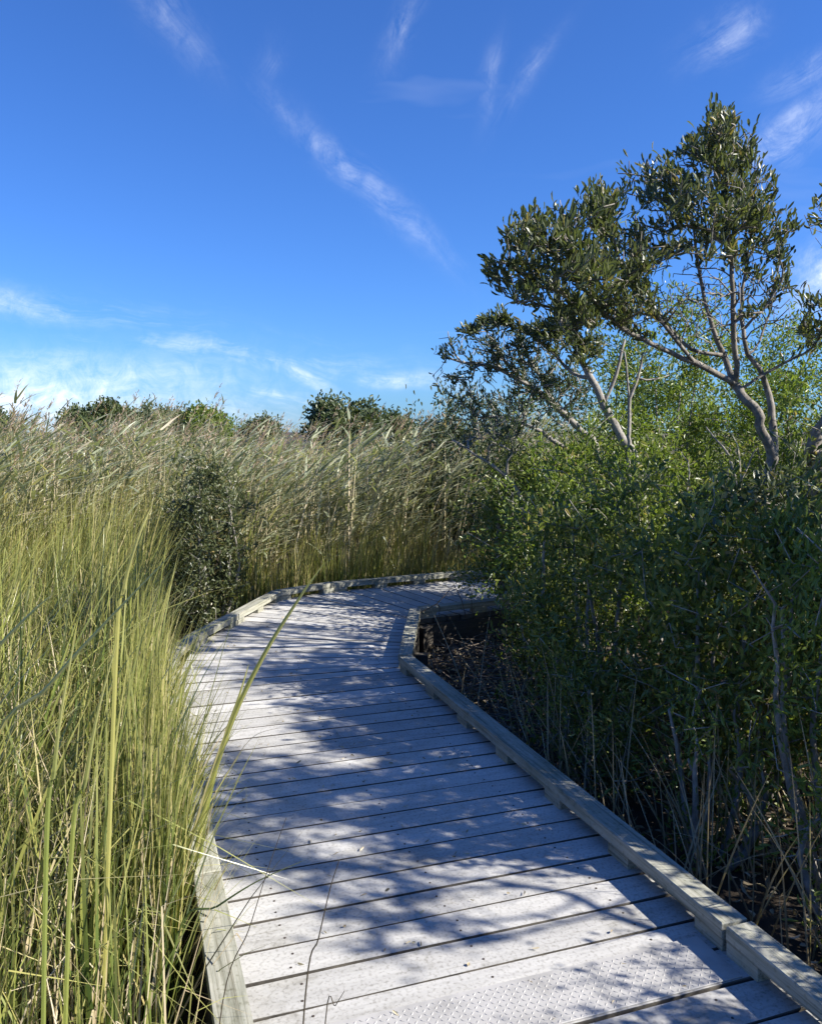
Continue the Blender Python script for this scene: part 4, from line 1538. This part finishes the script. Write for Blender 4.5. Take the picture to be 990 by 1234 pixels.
blade_thing('broad pale green blade curving above the dense grass', [(70, root_at(0, 1.56), 1.56), (86, 1040, 1.56), (104, 940, 1.52), (118, 860, 1.48), (142, 770, 1.44)], 0.009, M['gold'], 0.25)
blade_thing('stiff bluish-green blade pointing across the edge of the planks', [(180, root_at(0, 2.05), 2.05), (215, 1125, 2.05), (262, 1092, 2.0), (310, 1062, 1.98), (368, 1036, 1.95)], 0.0055, M['grass'], 0.35)
blade_thing('thin dark seed stem with a pale tip rising before the planks', [(345, root_at(0, 1.62), 1.62), (368, 1200, 1.6), (384, 1130, 1.58), (398, 1070, 1.56), (409, 1036, 1.55)], 0.0022, M['dark_stem'], 0.5, 'seed_stem', 'grass stem', True)
blade_thing('thin dark stem forking low over the nearest planks', [(372, root_at(0, 1.6), 1.6), (392, 1232, 1.6), (404, 1212, 1.59), (415, 1194, 1.58)], 0.0018, M['dark_stem'], 0.5, 'seed_stem', 'grass stem', True)
blade_thing('fine brown stem arching from the grass above the planks', [(226, root_at(0, 2.5), 2.5), (254, 980, 2.5), (278, 925, 2.48), (305, 888, 2.45), (337, 877, 2.42)], 0.0016, M['straw'], 0.6, 'seed_stem', 'grass stem', True)
blade_thing('dark arching stem above the bare kerb corner', [(238, root_at(0, 1.75), 1.75), (268, 1210, 1.75), (300, 1120, 1.74), (322, 1050, 1.73), (345, 985, 1.72)], 0.0018, M['dark_stem'], 0.5, 'seed_stem', 'grass stem', True)
blade_thing('bright yellow-green reed leaf poking from the glossy shrub', [(1030, 620, 4.3), (1005, 600, 4.2), (980, 585, 4.15), (955, 572, 4.1)], 0.022, M['gold'], 0.1, 'reed_leaf', 'reed leaf')
blade_thing('pale dry reed leaf upright before the bay trunk', [(893, 590, 5.1), (892, 560, 5.1), (888, 535, 5.1), (874, 512, 5.1)], 0.022, M['straw'], 0.8, 'reed_leaf', 'reed leaf')

# ------------------------------------------------------------------ trees beyond the reeds
def far_tree(label, u, vtop, Y, wpx, seed, leafmat):
    R = np.random.default_rng(seed)
    P = Plant(seed)
    top = at(u, vtop, Y)
    b = np.array([top[0], Y, GZ - 0.1])
    h = top[2] - b[2]
    w = wpx / F_PX * Y / 2
    P.limb([b, b + [0.05, 0, h * 0.3], b + [0.0, 0.1, h * 0.6]], [0.16, 0.13, 0.07], step=0.3)
    nb = 7
    tips = []
    for k in range(nb):
        c = np.array([b[0] + R.uniform(-0.6, 0.6) * w, Y + R.uniform(-0.6, 0.6) * w, b[2] + h * R.uniform(0.5, 0.82)])
        r = w * R.uniform(0.4, 0.6)
        q = unit(R.normal(size=(34, 3))) * (R.random(34) ** 0.35)[:, None]
        tips.append(c + q * [r, r, min(r, h * 0.2)])
    tips = np.vstack(tips)
    tips[:, 2] = np.minimum(tips[:, 2], top[2])
    P.grow(tips, step=0.3, tip_r=0.008)
    root = empty('far_tree', tuple(b))
    tag(root, label, 'tree', 'trees beyond the reed bed')
    finish(root, P, M['twig'], leafmat, per_tip=52, L=0.15, Wd=0.075, spread=0.16, up=0.3, back=2, jitter=0.8)


far_tree('broad tree with flat dark top and pale lit side above the reeds', 418, 474, 26, 92, 71, M['far_leaf'])
far_tree('grey-green bushy tree showing beside a bare twig above the reeds', 106, 479, 30, 70, 72, M['far_leaf'])
far_tree('low brownish tree with a few bare twigs on top', 150, 483, 32, 70, 73, M['far_leaf'])
far_tree('dark round tree touching a lighter tree above the reeds', 210, 486, 34, 52, 74, M['far_leaf'])
far_tree('lighter yellow-green tree touching a dark round one', 258, 488, 31, 66, 75, M['green_leaf'])
far_tree('small dark treetop barely showing over the reed plumes', 312, 500, 36, 46, 76, M['far_leaf'])
far_tree('dark spreading tree at the far end of the reed bed', -6, 481, 30, 70, 77, M['far_leaf'])
far_tree('low pointed dark treetop beside the broad flat-topped tree', 470, 497, 30, 60, 78, M['far_leaf'])

# ------------------------------------------------------------------ litter on the deck
g = Geo()
n = 200
t = rng.random(n)
k = rng.integers(6, 50, n)
pp = np.array([lerp(lerp(*cross[q], rng.uniform(0.05, 0.95)), lerp(*cross[q + 1], 0.5), 0.2) for q in k])
leaves(g, np.c_[pp, np.full(n, 0.006)], np.c_[rng.normal(size=(n, 2)), rng.normal(0, 0.08, n)], rng.uniform(0.012, 0.035, n), rng.uniform(0.005, 0.011, n), 0.2, 0.05)
tag(g.obj('leaf_litter', M['straw']), 'scattered dry leaf scraps on the planks', 'leaf litter', kind='stuff')
